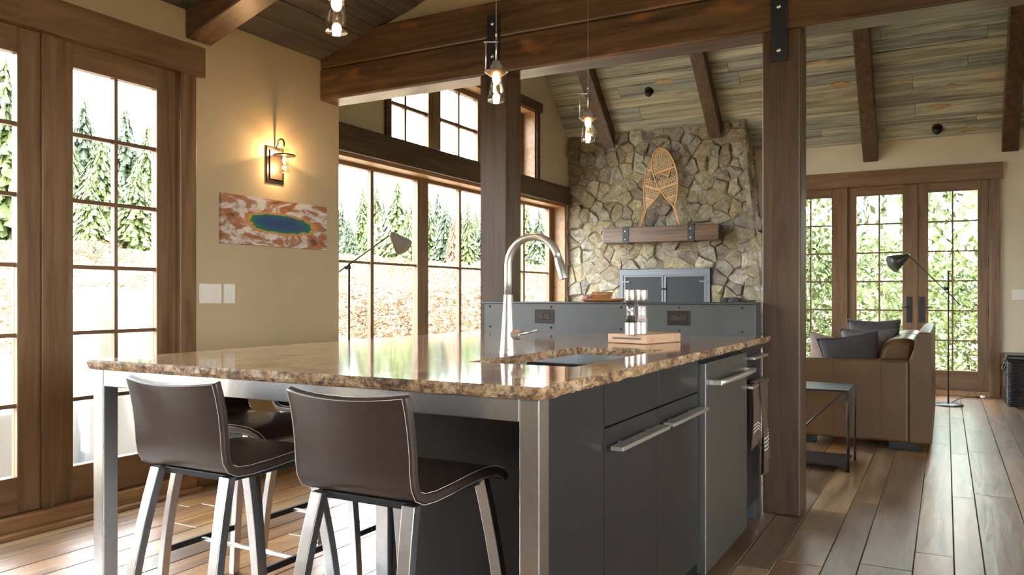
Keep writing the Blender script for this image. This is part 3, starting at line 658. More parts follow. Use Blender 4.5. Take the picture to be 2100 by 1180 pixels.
# steel frame carrying the seating end
fr = thing('steel_table_frame', 'brushed steel leg frame carrying the seating end of the granite top', 'table frame', (-1.6, 1.64, 0))
LG = .052; ly0 = IY0+.012
for x0 in (IX0+.012, IX1-.012-LG):
    MB().box(x0, x0+LG, ly0, ly0+LG, 0, ZB).build('leg', steel, fr, bevel=.003)
MB().box(IX0+.012+LG, IX1-.012-LG, ly0+.001, ly0+LG-.001, ZB-.055, ZB).build('rail', steel, fr, bevel=.003)
MB().box(IX0+.013, IX0+.011+LG, ly0+LG, IY1-.06, ZB-.055, ZB).build('rail', steel, fr, bevel=.003)
MB().box(IX0+.012, IX0+.012+LG, IY1-.06, IY1-.01, 0, ZB).build('leg', steel, fr, bevel=.003)
MB().box(-1.60, -1.55, 2.02, 2.066, 0, ZB).build('leg', steel, fr, bevel=.003)
# cabinets
CF = -.835     # front face of the doors
CB = -1.60
def bar_pull(parent, ya, yb, z, dep=.046, w_=.022):
    h_ = MB().box(CF+.014, CF+.052, ya, yb, z-.006, z+.006).build('handle', nickel, parent, bevel=.001)
    for y in (lerp(ya, yb, .22), lerp(ya, yb, .78)):
        MB().tube([(CF, y, z), (CF+.016, y, z)], .006, 10).build('standoff', nickel, h_, smooth=True)
    return h_
ep = tag(MB().box(CF-.03, CF, IY0+.012+LG+.001, 2.064, .0, ZB-.002).build('end_panel', cab_m, bevel=.002), 'charcoal side panel between the steel leg and the first island cabinet', 'panel')
bp_ = tag(MB().box(CB+.052, CF-.031, 2.04, 2.064, .0, ZB-.002).build('back_panel', cab_m, bevel=.002), 'charcoal panel closing the island behind the bar stools', 'panel')
def cabinet(label, y0, y1, zdiv, pulls):
    t = thing('base_cabinet', label, 'cabinet', ((CB+CF)/2, (y0+y1)/2, 0), group='island base cabinets')
    ye = min(y1, 4.10)
    MB().box(CB, CB+.018, y0, ye, .1, ZB-.002).box(CB, CF-.022, y0, y0+.018, .1, ZB-.002).box(CB, CF-.022, ye-.018, ye, .1, ZB-.002).box(CB, CF-.022, y0, ye, .1, .118).box(CF-.04, CF-.022, y0, ye, .1, .72).box(CB+.03, CF-.08, y0, ye, 0, .1).build('body', cabin_m, t)
    g = .0025
    d = MB().box(CF-.021, CF, y0+g, y1-g, .105, zdiv-g).build('door', cab_m, t, bevel=.0015)
    w_ = MB().box(CF-.021, CF, y0+g, y1-g, zdiv+g, ZB-.006).build('drawer', cab_m, t, bevel=.0015)
    if 'd' in pulls: bar_pull(d, y0+.008, y1-.032, zdiv-.056)
    if 'w' in pulls: bar_pull(w_, y0+.05, y1-.05, .833)
    return t
cabinet('wide charcoal island cabinet nearest the steel leg', 2.068, 2.538, .757, 'd')
cabinet('charcoal island cabinet between the nearest cabinet and the dishwasher', 2.54, 3.018, .757, 'd')
cabinet('narrow charcoal cabinet with hanging towel between dishwasher and post', 3.752, 4.17, .757, 'dw')
dw = thing('dishwasher', 'stainless dishwasher with a bar handle under the island counter', 'dishwasher', (-1.2, 3.39, 0))
MB().box(CB, CF-.01, 3.03, 3.748, .03, ZB-.002).build('body', cabin_m, dw)
dr = MB().box(CF-.01, CF+.028, 3.032, 3.746, .055, .868).build('door', dwsteel, dw, bevel=.004)
MB().tube([(CF+.068, 3.08, .79), (CF+.076, 3.22, .79), (CF+.079, 3.39, .79), (CF+.076, 3.56, .79), (CF+.068, 3.70, .79)], .012, 12).build('handle', nickel, dr, smooth=True)
for y in (3.085, 3.695): MB().box(CF+.027, CF+.078, y-.010, y+.010, .779, .801).build('handle_bracket', nickel, dr, bevel=.003)
# towel over the lower handle of the narrow cabinet
def towel():
    t = thing('dish_towel', 'brown linen dish towel with cream stripes hanging from the cabinet handle', 'towel', (-.79, 4.0, .3))
    xh, zh = CF+.03, .706
    for nm, y0, y1, x_, zb, ph in (('front_fall', 3.90, 4.09, xh+.022, .28, 0), ('rear_fall', 3.78, 3.93, xh+.012, .42, 2)):
        def fn(u, v, y0=y0, y1=y1, x_=x_, zb=zb, ph=ph):
            y = lerp(y0, y1, u); z = lerp(zh+.01, zb-.03*math.sin(u*5+ph), v); pin = 1-.35*math.sin(v*math.pi)*.6
            ym = (y0+y1)/2; return (x_+.012*math.sin(u*11+v*2+ph)*v+.004, ym+(y-ym)*pin+.04*v*(1 if ph == 0 else .2), z)
        o = MB().grid(fn, 16, 24).build(nm, towel_m, t, smooth=True, solid=.004)
        for s0 in ((.62, .66, .70, .74) if ph == 0 else (.66, .71, .76)):
            MB().grid(lambda u, v, f=fn, s0=s0: (f(u, lerp(s0, s0+.017, v))[0]+.0032, *f(u, lerp(s0, s0+.017, v))[1:]), 16, 1).build('stripe', stripe_m, o, smooth=True)
    MB().grid(lambda u, v: (xh-.006+.026*v, lerp(3.82, 4.06, u), zh+.012+.006*math.sin(v*math.pi)), 10, 6).build('fold', towel_m, t, smooth=True, solid=.004)
towel()
# raised bar of steel behind the counter
BX0, BX1 = -2.43, -.842
br = thing('raised_bar', 'raised bar ledge clad in grey steel sheet behind the granite counter', 'bar', (-1.64, 4.17, 0))
MB().box(BX0, BX1, 4.104, YB0-.0, 0, 1.083).build('cladding', barsteel, br, bevel=.002)
MB().box(BX0-.012, BX1, 4.092, YB0-.002, 1.0835, 1.094).build('ledge_top', capsteel, br, bevel=.002)
for x_ in (-2.39, -1.985, -1.56, -1.236, -.908):
    for z in (1.065, .945): MB().lathe([(0, .005), (.006, .003), (.007, 0)], 8, (x_, 4.104, z), Matrix.Rotation(math.pi/2, 3, 'X')).build('screw', blacksteel, br, smooth=True)
def outlet(label, x0, x1, z0, z1, y, sw=False):
    t = thing('outlet', label, 'outlet', ((x0+x1)/2, y, z0), group='outlets on the raised bar')
    p = MB().box(x0, x1, y-.006, y-.0005, z0, z1).build('cover_plate', darkbronze, t, bevel=.002)
    xm = (x0+x1)/2; zm = (z0+z1)/2
    for dx in (-.022, .022):
        q = MB().box(xm+dx-.017, xm+dx+.017, y-.009, y-.006, zm-.017, zm+.017).build('socket', blacksteel, p, bevel=.002)
    for dx in (-.002, .002): MB().lathe([(0, .002), (.003, 0)], 6, (xm+dx, y-.006, zm+dx), Matrix.Rotation(math.pi/2, 3, 'X')).build('screw', bolt_m, p) if dx < 0 else None
outlet('dark outlet plate on the raised bar right of the faucet', -2.088, -1.966, .970, 1.048, 4.104)
outlet('dark outlet plate on the raised bar right of the pepper mills', -1.30, -1.178, .973, 1.048, 4.104)
# board with mills
tb = thing('serving_board', 'thick beech board with a slot handle on the granite counter', 'board', (-1.21, 3.39, CT))
ca, cb = Vector((-1.314, 3.29, CT)), Vector((-1.118, 3.235, CT)); ux = (cb-ca).normalized(); uy = Vector((-ux.y, ux.x, 0)); Wd = (cb-ca).length; Dp = .27
cc = ca+ux*Wd/2+uy*Dp/2
MB().obox(cc+Vector((0, 0, .021)), ux*Wd/2, uy*Dp/2, (0, 0, .020)).build('slab', boardwood, tb, bevel=.004)
MB().obox(ca+ux*Wd/2+Vector((0, 0, .022))-uy*.0005, ux*Wd*.36, uy*.002, (0, 0, .0035)).build('slot', darkbronze, tb)
def mill(label, p, fill, fm):
    t = thing('pepper_mill' if fill == 'pepper_fill' else 'salt_mill', label, 'mill', p, group='mills on the board')
    x, y, z = p; r = .0245
    MB().lathe([(0, z), (r, z), (r, z+.045), (r*.96, z+.05), (0, z+.05)], 20, (x, y, 0)).build('base', nickel, t, smooth=True, angle=40)
    MB().lathe([(r*.95, z+.05), (r*.82, z+.085), (r*.80, z+.105), (r*.9, z+.145)], 20, (x, y, 0)).build('glass', lampglass2, t, smooth=True)
    MB().lathe([(0, z+.051), (r*.85, z+.052), (r*.74, z+.08), (r*.72, z+(.12 if fill == 'salt_fill' else .08)), (0, z+(.122 if fill == 'salt_fill' else .083))], 14, (x, y, 0)).build(fill, fm, t, smooth=True)
    MB().lathe([(0, z+.145), (r*.92, z+.145), (r, z+.15), (r, z+.188), (r*.95, z+.192), (0, z+.192)], 20, (x, y, 0)).build('cap', nickel, t, smooth=True, angle=40)
lampglass2 = glassm('clear mill glass', .15, (.96, .97, .97), .02)
zt = CT+.0412
p1 = onz(1293, 686, zt); p2 = onz(1317, 684.5, zt)
mill('steel and glass pepper mill, left of the two on the board', (p1.x, p1.y, zt), 'pepper_fill', pepper_m)
mill('steel and glass salt mill with white salt, right of the two on the board', (p2.x, p2.y, zt), 'salt_fill', salt_m)
# things on the bar ledge
zb_ = 1.0942
tr = tag(MB().lathe([(0, .004), (.10, .004), (.12, .012), (.132, .02), (.129, .022), (.116, .015), (0, .009)], 28, (-1.69, 4.165, zb_-.004)).build('wooden_plate', bowlwood, smooth=True), 'shallow turned wood plate on the raised bar', 'plate')
tag(MB().lathe([(0, 0), (.045, 0), (.058, .03), (.062, .05), (.058, .05), (.052, .03), (.04, .008), (0, .006)], 24, (-1.70, 4.165, zb_+.006)).build('wooden_bowl', bowlwood, smooth=True), 'small turned wood bowl standing on the wood plate', 'bowl')
for k, (dx, dy) in enumerate(((-.095, -.01), (-.08, .04), (-.105, .025))):
    tag(MB().lathe([(0, 0), (.016, .004), (.019, .014), (.012, .024), (0, .027)], 9, (-1.70+dx, 4.165+dy, zb_+.012)).build('wrapped_sweet', foil, smooth=True), 'small colourful wrapped sweet at the left rim of the wood plate', 'sweet', 'sweets on the wood plate')
# ================================================================ bar stools
def make_stool():
    t = local('bar_stool', 'x', 'bar stool', 'leather bar stools at the island')
    W = .178
    prof = [(-.250, .905), (-.236, .87), (-.222, .82), (-.212, .77), (-.206, .725), (-.198, .695), (-.182, .672), (-.155, .660), (-.11, .657), (-.04, .660), (.04, .665), (.12, .667), (.18, .662), (.222, .648), (.245, .630)]
    def surf(u, off):
        # u in -1..1 across, returns the profile line for that u
        out = []
        for i, (y, z) in enumerate(prof):
            a = prof[max(0, i-1)]; b = prof[min(len(prof)-1, i+1)]; ty, tz = b[0]-a[0], b[1]-a[1]; L = math.hypot(ty, tz)
            ny, nz = -tz/L, ty/L     # outward (below / behind)
            k = max(0, 1-i/6)        # back is dished
            yy = y+.022*k*(u*u); zz = z-.012*k*(1-u*u)*(1 if i == 0 else 0)
            ww = W*(1-.06*max(0, (i-9)/5)); out.append((u*ww, yy-ny*off*0+ny*off, zz+nz*off))
        return out
    NU = 10; us = [-1+2*i/NU for i in range(NU+1)]
    m = MB()
    top = [surf(u, .010) for u in us]; bot = [surf(u, -.010) for u in us]; n = len(prof)
    vs_ = [p for l in top for p in l]+[p for l in bot for p in l]; o = (NU+1)*n; fs = []
    for i in range(NU):
        for j in range(n-1):
            fs.append((i*n+j, i*n+j+1, (i+1)*n+j+1, (i+1)*n+j)); fs.append((o+i*n+j, o+(i+1)*n+j, o+(i+1)*n+j+1, o+i*n+j+1))
    for j in range(n-1):
        fs.append((j, o+j, o+j+1, j+1)); a = NU*n; fs.append((a+j, a+j+1, o+a+j+1, o+a+j))
    for i in range(NU):
        fs.append((i*n, (i+1)*n, o+(i+1)*n, o+i*n)); a = n-1; fs.append((i*n+a, o+i*n+a, o+(i+1)*n+a, (i+1)*n+a))
    m.add(vs_, fs).build('seat_shell', leather_st, t, smooth=True, angle=50, bevel=.004)
    md = MB()
    for off in (.0128, -.0128):
        edge = [surf(-.955, off)[j] for j in range(n-1, -1, -1)]+[surf(u*.955, off)[0] for u in us]+[surf(.955, off)[j] for j in range(n)]
        edge = [(x, y+(.0), z-(.008 if i_ in () else 0)) for i_, (x, y, z) in enumerate(edge)]
        md.tube(edge, .0008, 4, caps=False)
    for yy in (-.165, -.02): pass
    md.build('stitching', thread, t)
    MB().tube([(u*W*.98, surf(u, 0)[7][1]+.012, surf(u, -.0105)[7][2]+.001) for u in us], .0018, 4).build('seam', thread, t)
    MB().box(-.14, .14, -.155, .165, .628, .646).build('mount_plate', blacksteel, t, bevel=.003)
    legs = {}
    for sx in (-1, 1):
        for sy in (-1, 1):
            path = []; wv = []; tv = []
            for k in range(9):
                q = k/8; z = lerp(.645, 0, q); bow = math.sin(q*math.pi)*.014
                path.append((sx*(lerp(.138, .172, q)+bow*.4), sy*(lerp(.150, .252, q**.9)+bow)+(-.012 if sy < 0 else 0), z))
                hw_ = lerp(.0175, .0155, q); wv.append((hw_, 0, 0)); tv.append((0, .0135, 0))
            MB().bar(path, wv, tv).build('leg', steel, t, bevel=.002)
            legs[(sx, sy)] = path
    for sy in (-1, 1):
        y = legs[(1, sy)][6][1]; x = legs[(1, sy)][6][0]; z = legs[(1, sy)][6][2]+.03
        MB().box(-x, x, y-.006, y+.006, z-.011, z+.011).build('stretcher', blacksteel, t, bevel=.001)
    ya, yb = legs[(1, -1)][6][1], legs[(1, 1)][6][1]
    MB().box(-.008, .008, ya, yb, z-.006, z+.006).build('stretcher', steel, t, bevel=.001)
    return t
st = make_stool(); st.location = (-1.217, 1.655, 0); st['label'] = 'brown leather bar stool nearest the right steel leg'
dup(st, (-1.815, 1.655, 0), 0, 'brown leather bar stool at the island front, left of the nearest one')
dup(st, (-2.272, 2.12, 0), -math.pi/2, 'brown leather bar stool on the window side, seat glimpsed between the front stools')
dup(st, (-2.262, 2.60, 0), -math.pi/2, 'brown leather bar stool on the window side, farther of the two there')
# ================================================================ kitchen wall things
XP = XK
sc_ = thing('wall_sconce', 'lit dark metal wall sconce with glass cylinder above the painting', 'wall lamp', (XP, 3.81, 1.86))
MB().box(XP, XP+.012, 3.735, 3.888, 1.862, 2.098).build('back_plate', darkbronze, sc_, bevel=.003)
MB().box(XP+.012, XP+.02, 3.757, 3.866, 1.885, 2.075).build('inner_plate', plain('bronze plate', (.14, .10, .07), .45, .5), sc_, bevel=.002)
yl_, xl_ = 3.815, XP+.085
MB().tube([(XP+.012, yl_, 2.085), (XP+.03, yl_, 2.118)]+[(XP+.055+.028*math.cos(a), yl_, 2.118+.03*math.sin(a)) for a in (2.6, 2.1, 1.57, 1.0, .5, .1)]+[(xl_, yl_, 2.085)], .006, 8).build('arm', darkbronze, sc_, smooth=True)
MB().lathe([(.029, 2.075), (.030, 2.05), (.031, 2.042)], 20, (xl_, yl_, 0)).lathe([(0, 2.09), (.022, 2.088), (.029, 2.075)], 20, (xl_, yl_, 0)).build('cap', lampglass, sc_, smooth=True)
MB().lathe([(.022, 2.034), (.07, 2.034), (.072, 2.038), (.07, 2.042), (.022, 2.042)], 28, (xl_, yl_, 0)).build('disc', darkbronze, sc_, smooth=True, angle=40)
MB().lathe([(.031, 2.034), (.027, 2.0), (.029, 1.965), (.035, 1.935), (.036, 1.93)], 20, (xl_, yl_, 0)).build('glass', lampglass, sc_, smooth=True)
MB().lathe([(0, 1.985), (.008, 1.99), (.010, 2.01), (.008, 2.03), (0, 2.032)], 12, (xl_, yl_, 0)).build('bulb', bulb_m, sc_, smooth=True)
def lamp(name, loc, watts, r=.015, col=(1, .70, .40)):
    l = bpy.data.lights.new(name, 'POINT'); l.energy = watts; l.color = col; l.shadow_soft_size = r
    o = bpy.data.objects.new(name, l); C.objects.link(o); o.location = loc; return o
lamp('sconce_light', (xl_, yl_, 2.064), 5, .006); lamp('sconce_light', (xl_, yl_, 1.96), 2.5)
# painting
def artm():
    m, n, b = mk('hot spring print'); L = n.links.new
    tc = n.nodes.new('ShaderNodeTexCoord'); sp = n.nodes.new('ShaderNodeSeparateXYZ'); L(tc.outputs['Object'], sp.inputs[0])
    mp = n.nodes.new('ShaderNodeMapping'); mp.inputs['Scale'].default_value = (1, 3.2, 9); mp.inputs['Rotation'].default_value = (.06, 0, 0); L(tc.outputs['Object'], mp.inputs[0])
    nz = n.nodes.new('ShaderNodeTexNoise'); nz.inputs['Scale'].default_value = 1.1; nz.inputs['Detail'].default_value = 7; nz.inputs['Roughness'].default_value = .6; nz.inputs['Distortion'].default_value = 2.0; L(mp.outputs[0], nz.inputs['Vector'])
    bgr = ramp(n, [(.34, (.10, .06, .05)), (.43, (.42, .16, .06)), (.49, (.34, .2, .14)), (.55, (.62, .55, .5)), (.68, (.75, .72, .68))]); L(nz.outputs['Fac'], bgr.inputs[0])
    def M(op, a, b_, **k):
        q = n.nodes.new('ShaderNodeMath'); q.operation = op
        for i, vv in enumerate((a, b_)):
            if isinstance(vv, (int, float)): q.inputs[i].default_value = vv
            elif vv is not None: L(vv, q.inputs[i])
        return q.outputs[0]
    yy = M('DIVIDE', M('SUBTRACT', sp.outputs['Y'], .03), .285); zz = M('DIVIDE', M('ADD', M('SUBTRACT', sp.outputs['Z'], -.004), M('MULTIPLY', sp.outputs['Y'], .012)), .062)
    r = M('SQRT', M('ADD', M('MULTIPLY', yy, yy), M('MULTIPLY', zz, zz)), None); r = M('ADD', r, M('MULTIPLY', M('SUBTRACT', nz.outputs['Fac'], .5), .8))
    pool = ramp(n, [(.0, (.035, .06, .17)), (.30, (.03, .08, .2)), (.40, (.015, .14, .15)), (.46, (.03, .2, .08)), (.49, (.45, .40, .10)), (.53, (.6, .25, .07)), (.60, (.5, .17, .06))]); L(M('MULTIPLY', r, .5), pool.inputs[0])
    k = ramp(n, [(.56, (0, 0, 0)), (.64, (1, 1, 1))]); L(M('MULTIPLY', r, .5), k.inputs[0])
    mx = n.nodes.new('ShaderNodeMix'); mx.data_type = 'RGBA'; L(k.outputs[0], mx.inputs[0]); L(pool.outputs[0], mx.inputs[6]); L(bgr.outputs[0], mx.inputs[7])
    L(mx.outputs[2], b.inputs['Base Color']); b.inputs['Roughness'].default_value = .4; return m
art = artm()
pa = thing('painting', 'wide unframed print of a blue and orange hot spring seen from above', 'picture', (XP, 3.825, 1.6))
MB().box(XP+.002, XP+.024, 3.36, 4.288, 1.447, 1.752).build('canvas', art, pa, bevel=.002)
def switch(label, axis, pos, a0, a1, z0, z1, n_):
    t = thing('switch_plate', label, 'light switch', (pos, (a0+a1)/2, z0) if axis == 'x' else ((a0+a1)/2, pos, z0), group='light switches')
    def B(m, p0, p1, d0, d1, q0, q1): return m.box(pos+d0, pos+d1, p0, p1, q0, q1) if axis == 'x' else m.box(p0, p1, pos-d1, pos-d0, q0, q1)
    p = B(MB(), a0, a1, 0, .006, z0, z1).build('plate', white_plastic, t, bevel=.002)
    for k in range(n_):
        c = lerp(a0, a1, (k+.5)/n_); B(MB(), c-.016, c+.016, .006, .010, (z0+z1)/2-.034, (z0+z1)/2+.034).build('rocker', white_plastic, p, bevel=.0015)
switch('wide white three gang switch plate on the khaki wall', 'x', XP, 3.213, 3.376, 1.083, 1.2, 3)
switch('narrow white single switch plate on the khaki wall', 'x', XP, 3.396, 3.482, 1.083, 1.2, 1)
switch('white switch plate on the cream wall above the basket', 'y', YF, .635, .80, 1.085, 1.2, 3)
# ================================================================ pendants
def pendant():
    t = local('pendant_lamp', 'x', 'pendant lamp', 'pendants over the island'); z = 0.0
    g = MB().lathe([(.0325, 0), (.034, .006), (.029, .05), (.0235, .085), (.0225, .104)], 24); g.lathe([(0, .001), (.0325, 0)], 24); g.build('glass', lampglass, t, smooth=True)
    MB().lathe([(.024, .102), (.047, .120), (.048, .123), (.024, .108)], 24).build('flared_collar', plain('aged collar metal', (.22, .17, .13), .35, .9), t, smooth=True)
    MB().lathe([(0, .120), (.024, .120), (.0245, .145), (.019, .152), (.014, .165), (0, .167)], 20).build('socket_cap', nickel, t, smooth=True, angle=40)
    MB().tube([(0, 0, .16), (0, 0, .265)], .0035, 8).tube([(-.042, 0, .128), (-.042, 0, .243)], .0028, 8).tube([(-.050, 0, .243), (.008, 0, .243)], .0028, 8).build('bracket', nickel, t, smooth=True)
    MB().tube([(0, 0, .265), (0, 0, .28)], .0045, 8).build('ferrule', nickel, t, smooth=True)
    MB().lathe([(0, .074), (.010, .078), (.016, .09), (.014, .103), (.006, .112), (0, .113)], 14).build('bulb', bulb_m, t, smooth=True)
    return t
zp = 1.914
pend = pendant(); labs = ('lit glass pendant lamp nearest the viewer, cut by the top edge', 'lit glass pendant lamp hanging in front of the left timber post', 'lit glass pendant lamp farthest from the viewer, before the chimney')
PY_ = (1.835, 2.797, 3.738)
for i, y in enumerate(PY_):
    o = pend if i == 0 else dup(pend, (0, 0, 0))
    o.location = (-1.6, y, zp); o.rotation_euler = (0, 0, TH); o['label'] = labs[i]
    ztop_ = zkit(-1.6)
    cm = MB().tube([(0, 0, .27), (0, 0, ztop_-zp-.03)], .0016, 6); q = cm.build('cord', nickel, None); q.parent = o
    q = MB().lathe([(0, ztop_-zp-.032), (.04, ztop_-zp-.03), (.045, ztop_-zp), (0, ztop_-zp+.01)], 18).build('canopy', darkbronze, None, smooth=True); q.parent = o
    lamp('pendant_light', (-1.6, y, zp+.03), 2.5)
# small spot lamps on the living room ceiling
for u, v, lab in ((1331, 186, 'small bronze ceiling lamp between the two rafters over the chimney'), (1922, 262, 'small bronze ceiling lamp above the far doors')):
    rr = ray(u, v); tt = (2.955-.02+LS*YF-H)/(rr.z+LS*rr.y); c = Vector((0, 0, H))+rr*tt
    t = thing('ceiling_spotlight', lab, 'ceiling lamp', c, group='small ceiling lamps')
    MM = Vector((0, 0, 1)).rotation_difference(nrm).to_matrix()
    MB().lathe([(0, -.01), (.055, -.01), (.058, .004), (.05, .012), (0, .014)], 20, c, MM).build('canopy', darkbronze, t, smooth=True, angle=40)
    MB().lathe([(0, .012), (.03, .012), (.045, .03), (.046, .05), (.03, .07), (.012, .085), (0, .085)], 18, c, Vector((0, 0, 1)).rotation_difference(Vector((0, -.35, -1)).normalized()).to_matrix()).build('shade', darkbronze, t, smooth=True)
# ================================================================ sofa corner
so = thing('sofa', 'brown leather sofa seen from its arm, backed towards the right', 'sofa', (-.58, 7.5, 0))
A0, A1 = 6.43, 8.62
MB().box(-1.05, -.10, A0+.16, A1-.16, .07, .30).build('base', leather_so, so, bevel=.02)
def armp(y0, y1):
    p = MB().prism([(-1.08, .06), (-.235, .06), (-.235, .655), (-1.08, .655)], y0, y1, 'y').build('arm', leather_so, so, bevel=.02, seg=3); return p
a_ = armp(A0, A0+.17); armp(A1-.17, A1)
for xs in (-.425, -.753): MB().tube([(xs, A0-.001, .075), (xs, A0-.001, .64), (xs, A0+.02, .6555), (xs, A0+.15, .6555)], .004, 6).build('seam', leather_cu, a_)
m = MB().prism([(-.235, .06), (-.088, .06), (-.088, .845), (-.10, .865), (-.165, .865), (-.19, .845), (-.205, .74), (-.235, .66)], A0, A1, 'y')
m.build('backrest', leather_so, so, bevel=.01)
for y in (A0+.20, A0+1.13): MB().box(-1.06, -.25, y, y+.90, .30, .455).build('seat_cushion', leather_cu, so, bevel=.05, seg=4)
for i, y in enumerate((A0+.185, A0+1.12)):
    pts = []
    for k in range(20):
        a = 2*math.pi*k/20; cx_, cz_ = -.335, .635
        e_ = .62; pts.append((cx_+.125*math.copysign(abs(math.cos(a))**e_, math.cos(a))+.05*math.sin(a), cz_+.175*math.copysign(abs(math.sin(a))**e_, math.sin(a))))
    MB().prism(pts, y, y+.9, 'y').build('back_cushion', leather_cu, so, smooth=True, bevel=.045, seg=4, angle=60)
for x_, y in ((-.27, A0+.09), (-.98, A0+.09), (-.27, A1-.1), (-.98, A1-.1)):
    MB().box(x_-.1, x_+.1, y-.05, y+.05, 0, .07).build('foot', blacksteel, so, bevel=.004)
def pillow(name, label, c, w_, h_, t_, rz, tilt, mat, piping=None, roll=0):
    th = thing(name, label, 'pillow', c, group='loose pillows on the sofa')
    R = Matrix.Rotation(rz, 3, 'Z') @ Matrix.Rotation(tilt, 3, 'X') @ Matrix.Rotation(roll, 3, 'Y'); N = 16
    def P(u, v, sg):
        a, b = 2*u-1, 2*v-1; k = max(0, (1-a*a)*(1-b*b))**.42
        sx = 1-.10*(1-b*b); sz = 1-.10*(1-a*a)
        return Vector(c)+R @ Vector((a*w_/2*sx, sg*t_/2*k, b*h_/2*sz+h_/2))
    m = MB().grid(lambda u, v: P(u, v, 1), N, N).grid(lambda u, v: P(u, v, -1), N, N)
    m.build('cushion', mat, th, smooth=True)
    edge = [P(i/N, 0, 0) for i in range(N)]+[P(1, i/N, 0) for i in range(N)]+[P(1-i/N, 1, 0) for i in range(N)]+[P(0, 1-i/N, 0) for i in range(N)]
    MB().tube(edge, .006, 6, closed=True).build('piping', piping or mat, th, smooth=True)
pillow_dk2 = plain('slate pillow cloth', (.085, .08, .085), .8, noise=.2, nscale=70)
pillow('pillow', 'charcoal pillow leaning on the near sofa arm', (-.62, 6.72, .47), .44, .37, .22, .05, .25, pillow_dk, roll=-.16)
pillow('pillow', 'light grey pillow behind the charcoal one on the sofa', (-.57, 7.12, .47), .42, .40, .22, .15, .2, pillow_gr)
pillow('pillow', 'dark grey pillow farthest along the sofa', (-.55, 7.50, .47), .42, .46, .2, .1, .1, pillow_dk2, pillow_gr)
pillow('pillow', 'taupe pillow at the front left of the sofa seat', (-.86, 7.15, .47), .36, .36, .2, -.4, .35, pillow_tn, roll=.2)
# side table of bent steel
tb = thing('side_table', 'bent dark steel side table before the sofa arm', 'side table', (-.86, 5.7, 0))
tx0, tx1, ty0, ty1 = -1.16, -.545, 5.47, 5.92
MB().box(tx0, tx1, ty0, ty1, .512, .524).build('top', tablesteel, tb, bevel=.004)
MB().box(tx0, tx1-.02, ty0+.02, ty1-.02, .028, .04).build('shelf', tablesteel, tb, bevel=.003)
for y in (ty0+.012, ty1-.012):
    MB().tube([(tx1-.03, y, .515), (tx1-.006, y, .505), (tx1-.003, y, .48), (tx1-.003, y, .0)], .009, 8).build('leg', tablesteel, tb, smooth=True)
    MB().tube([(tx0+.01, y, .515), (tx0+.003, y, .48), (tx0+.003, y, 0)], .009, 8).build('leg', tablesteel, tb, smooth=True)
MB().tube([(tx1-.03, ty0+.02, .508), (tx0+.12, ty1-.2, .05)], .006, 8).build('brace', tablesteel, tb, smooth=True)
MB().box(tx1-.02, tx1+.004, ty0-.002, ty0+.026, .455, .513).build('bracket', tablesteel, tb, bevel=.002)
# floor lamps
def floor_lamp(label, base, pole_top, joint, tail, head, shade_dir, mats, rb=.14, rs_=.078, ls_=.165):
    t = thing('floor_lamp', label, 'floor lamp', base, group='floor lamps with swing arm'); pm, shm = mats
    MB().lathe([(0, 0), (rb, 0), (rb, .012), (rb*.92, .02), (.02, .024), (0, .024)], 32, base).build('base', pm, t, smooth=True, angle=40)
    MB().tube([Vector(base)+Vector((0, 0, .02)), pole_top], .0085, 8).build('pole', pm, t, smooth=True)
    MB().tube([joint-Vector((.022, 0, 0)), joint+Vector((.022, 0, 0))], .016, 12).build('joint', pm, t, smooth=True)
    MB().tube([tail, head], .0055, 8).build('arm', pm, t, smooth=True)
    d = Vector(shade_dir).normalized(); MM = Vector((0, 0, 1)).rotation_difference(d).to_matrix()
    s_ = MB().lathe([(.010, -.012), (.020, 0), (.026, .012), (rs_, ls_)], 28, head, MM).build('shade', shm, t, smooth=True, solid=.003)
    MB().lathe([(.02, .03), (.024, .05), (.03, .08), (.02, .105), (0, .112)], 16, head, MM).build('bulb', white_plastic, s_, smooth=True)
floor_lamp('dark swing arm floor lamp standing before the far doors', (.02, 9.34, 0), Vector((.022, 9.34, 1.39)), Vector((-.005, 9.33, 1.205)), Vector((.135, 9.33, 1.03)), Vector((-.345, 9.33, 1.555)), (-.75, -.45, -.45), (lampdark, lampdark), rs_=.095, ls_=.20)
hd = atd(803, 480, 6.42); ja = atd(713, 549, 6.42); ta = atd(684, 566, 6.42); pt_ = atd(716, 540, 6.42); bs = (pt_.x, pt_.y, 0)
floor_lamp('putty swing arm floor lamp silhouetted against the tall window', bs, pt_, ja, ta, hd, Vector(atd(832, 512, 6.35)-hd), (lampdark, lampgrey))
# cord and adapter of the dark lamp
cd = thing('power_adapter', 'white plug adapter on the floor by the far door casing', 'adapter', (.34, 10.22, 0))
MB().lathe([(0, 0), (.03, 0), (.035, .012), (.028, .026), (0, .03)], 14, (.36, 10.18, 0)).build('body', white_plastic, cd, smooth=True)
MB().box(.29, .325, 10.15, 10.18, 0, .018).build('plug', wirecord, cd, bevel=.003)
tag(MB().tube([(.03, 9.47, .006), (.08, 9.72, .006), (.12, 9.95, .006), (.2, 10.1, .006), (.29, 10.165, .008)], .004, 6).build('lamp_cord', wirecord, smooth=True), 'thin black cord from the dark floor lamp to the adapter', 'cord')
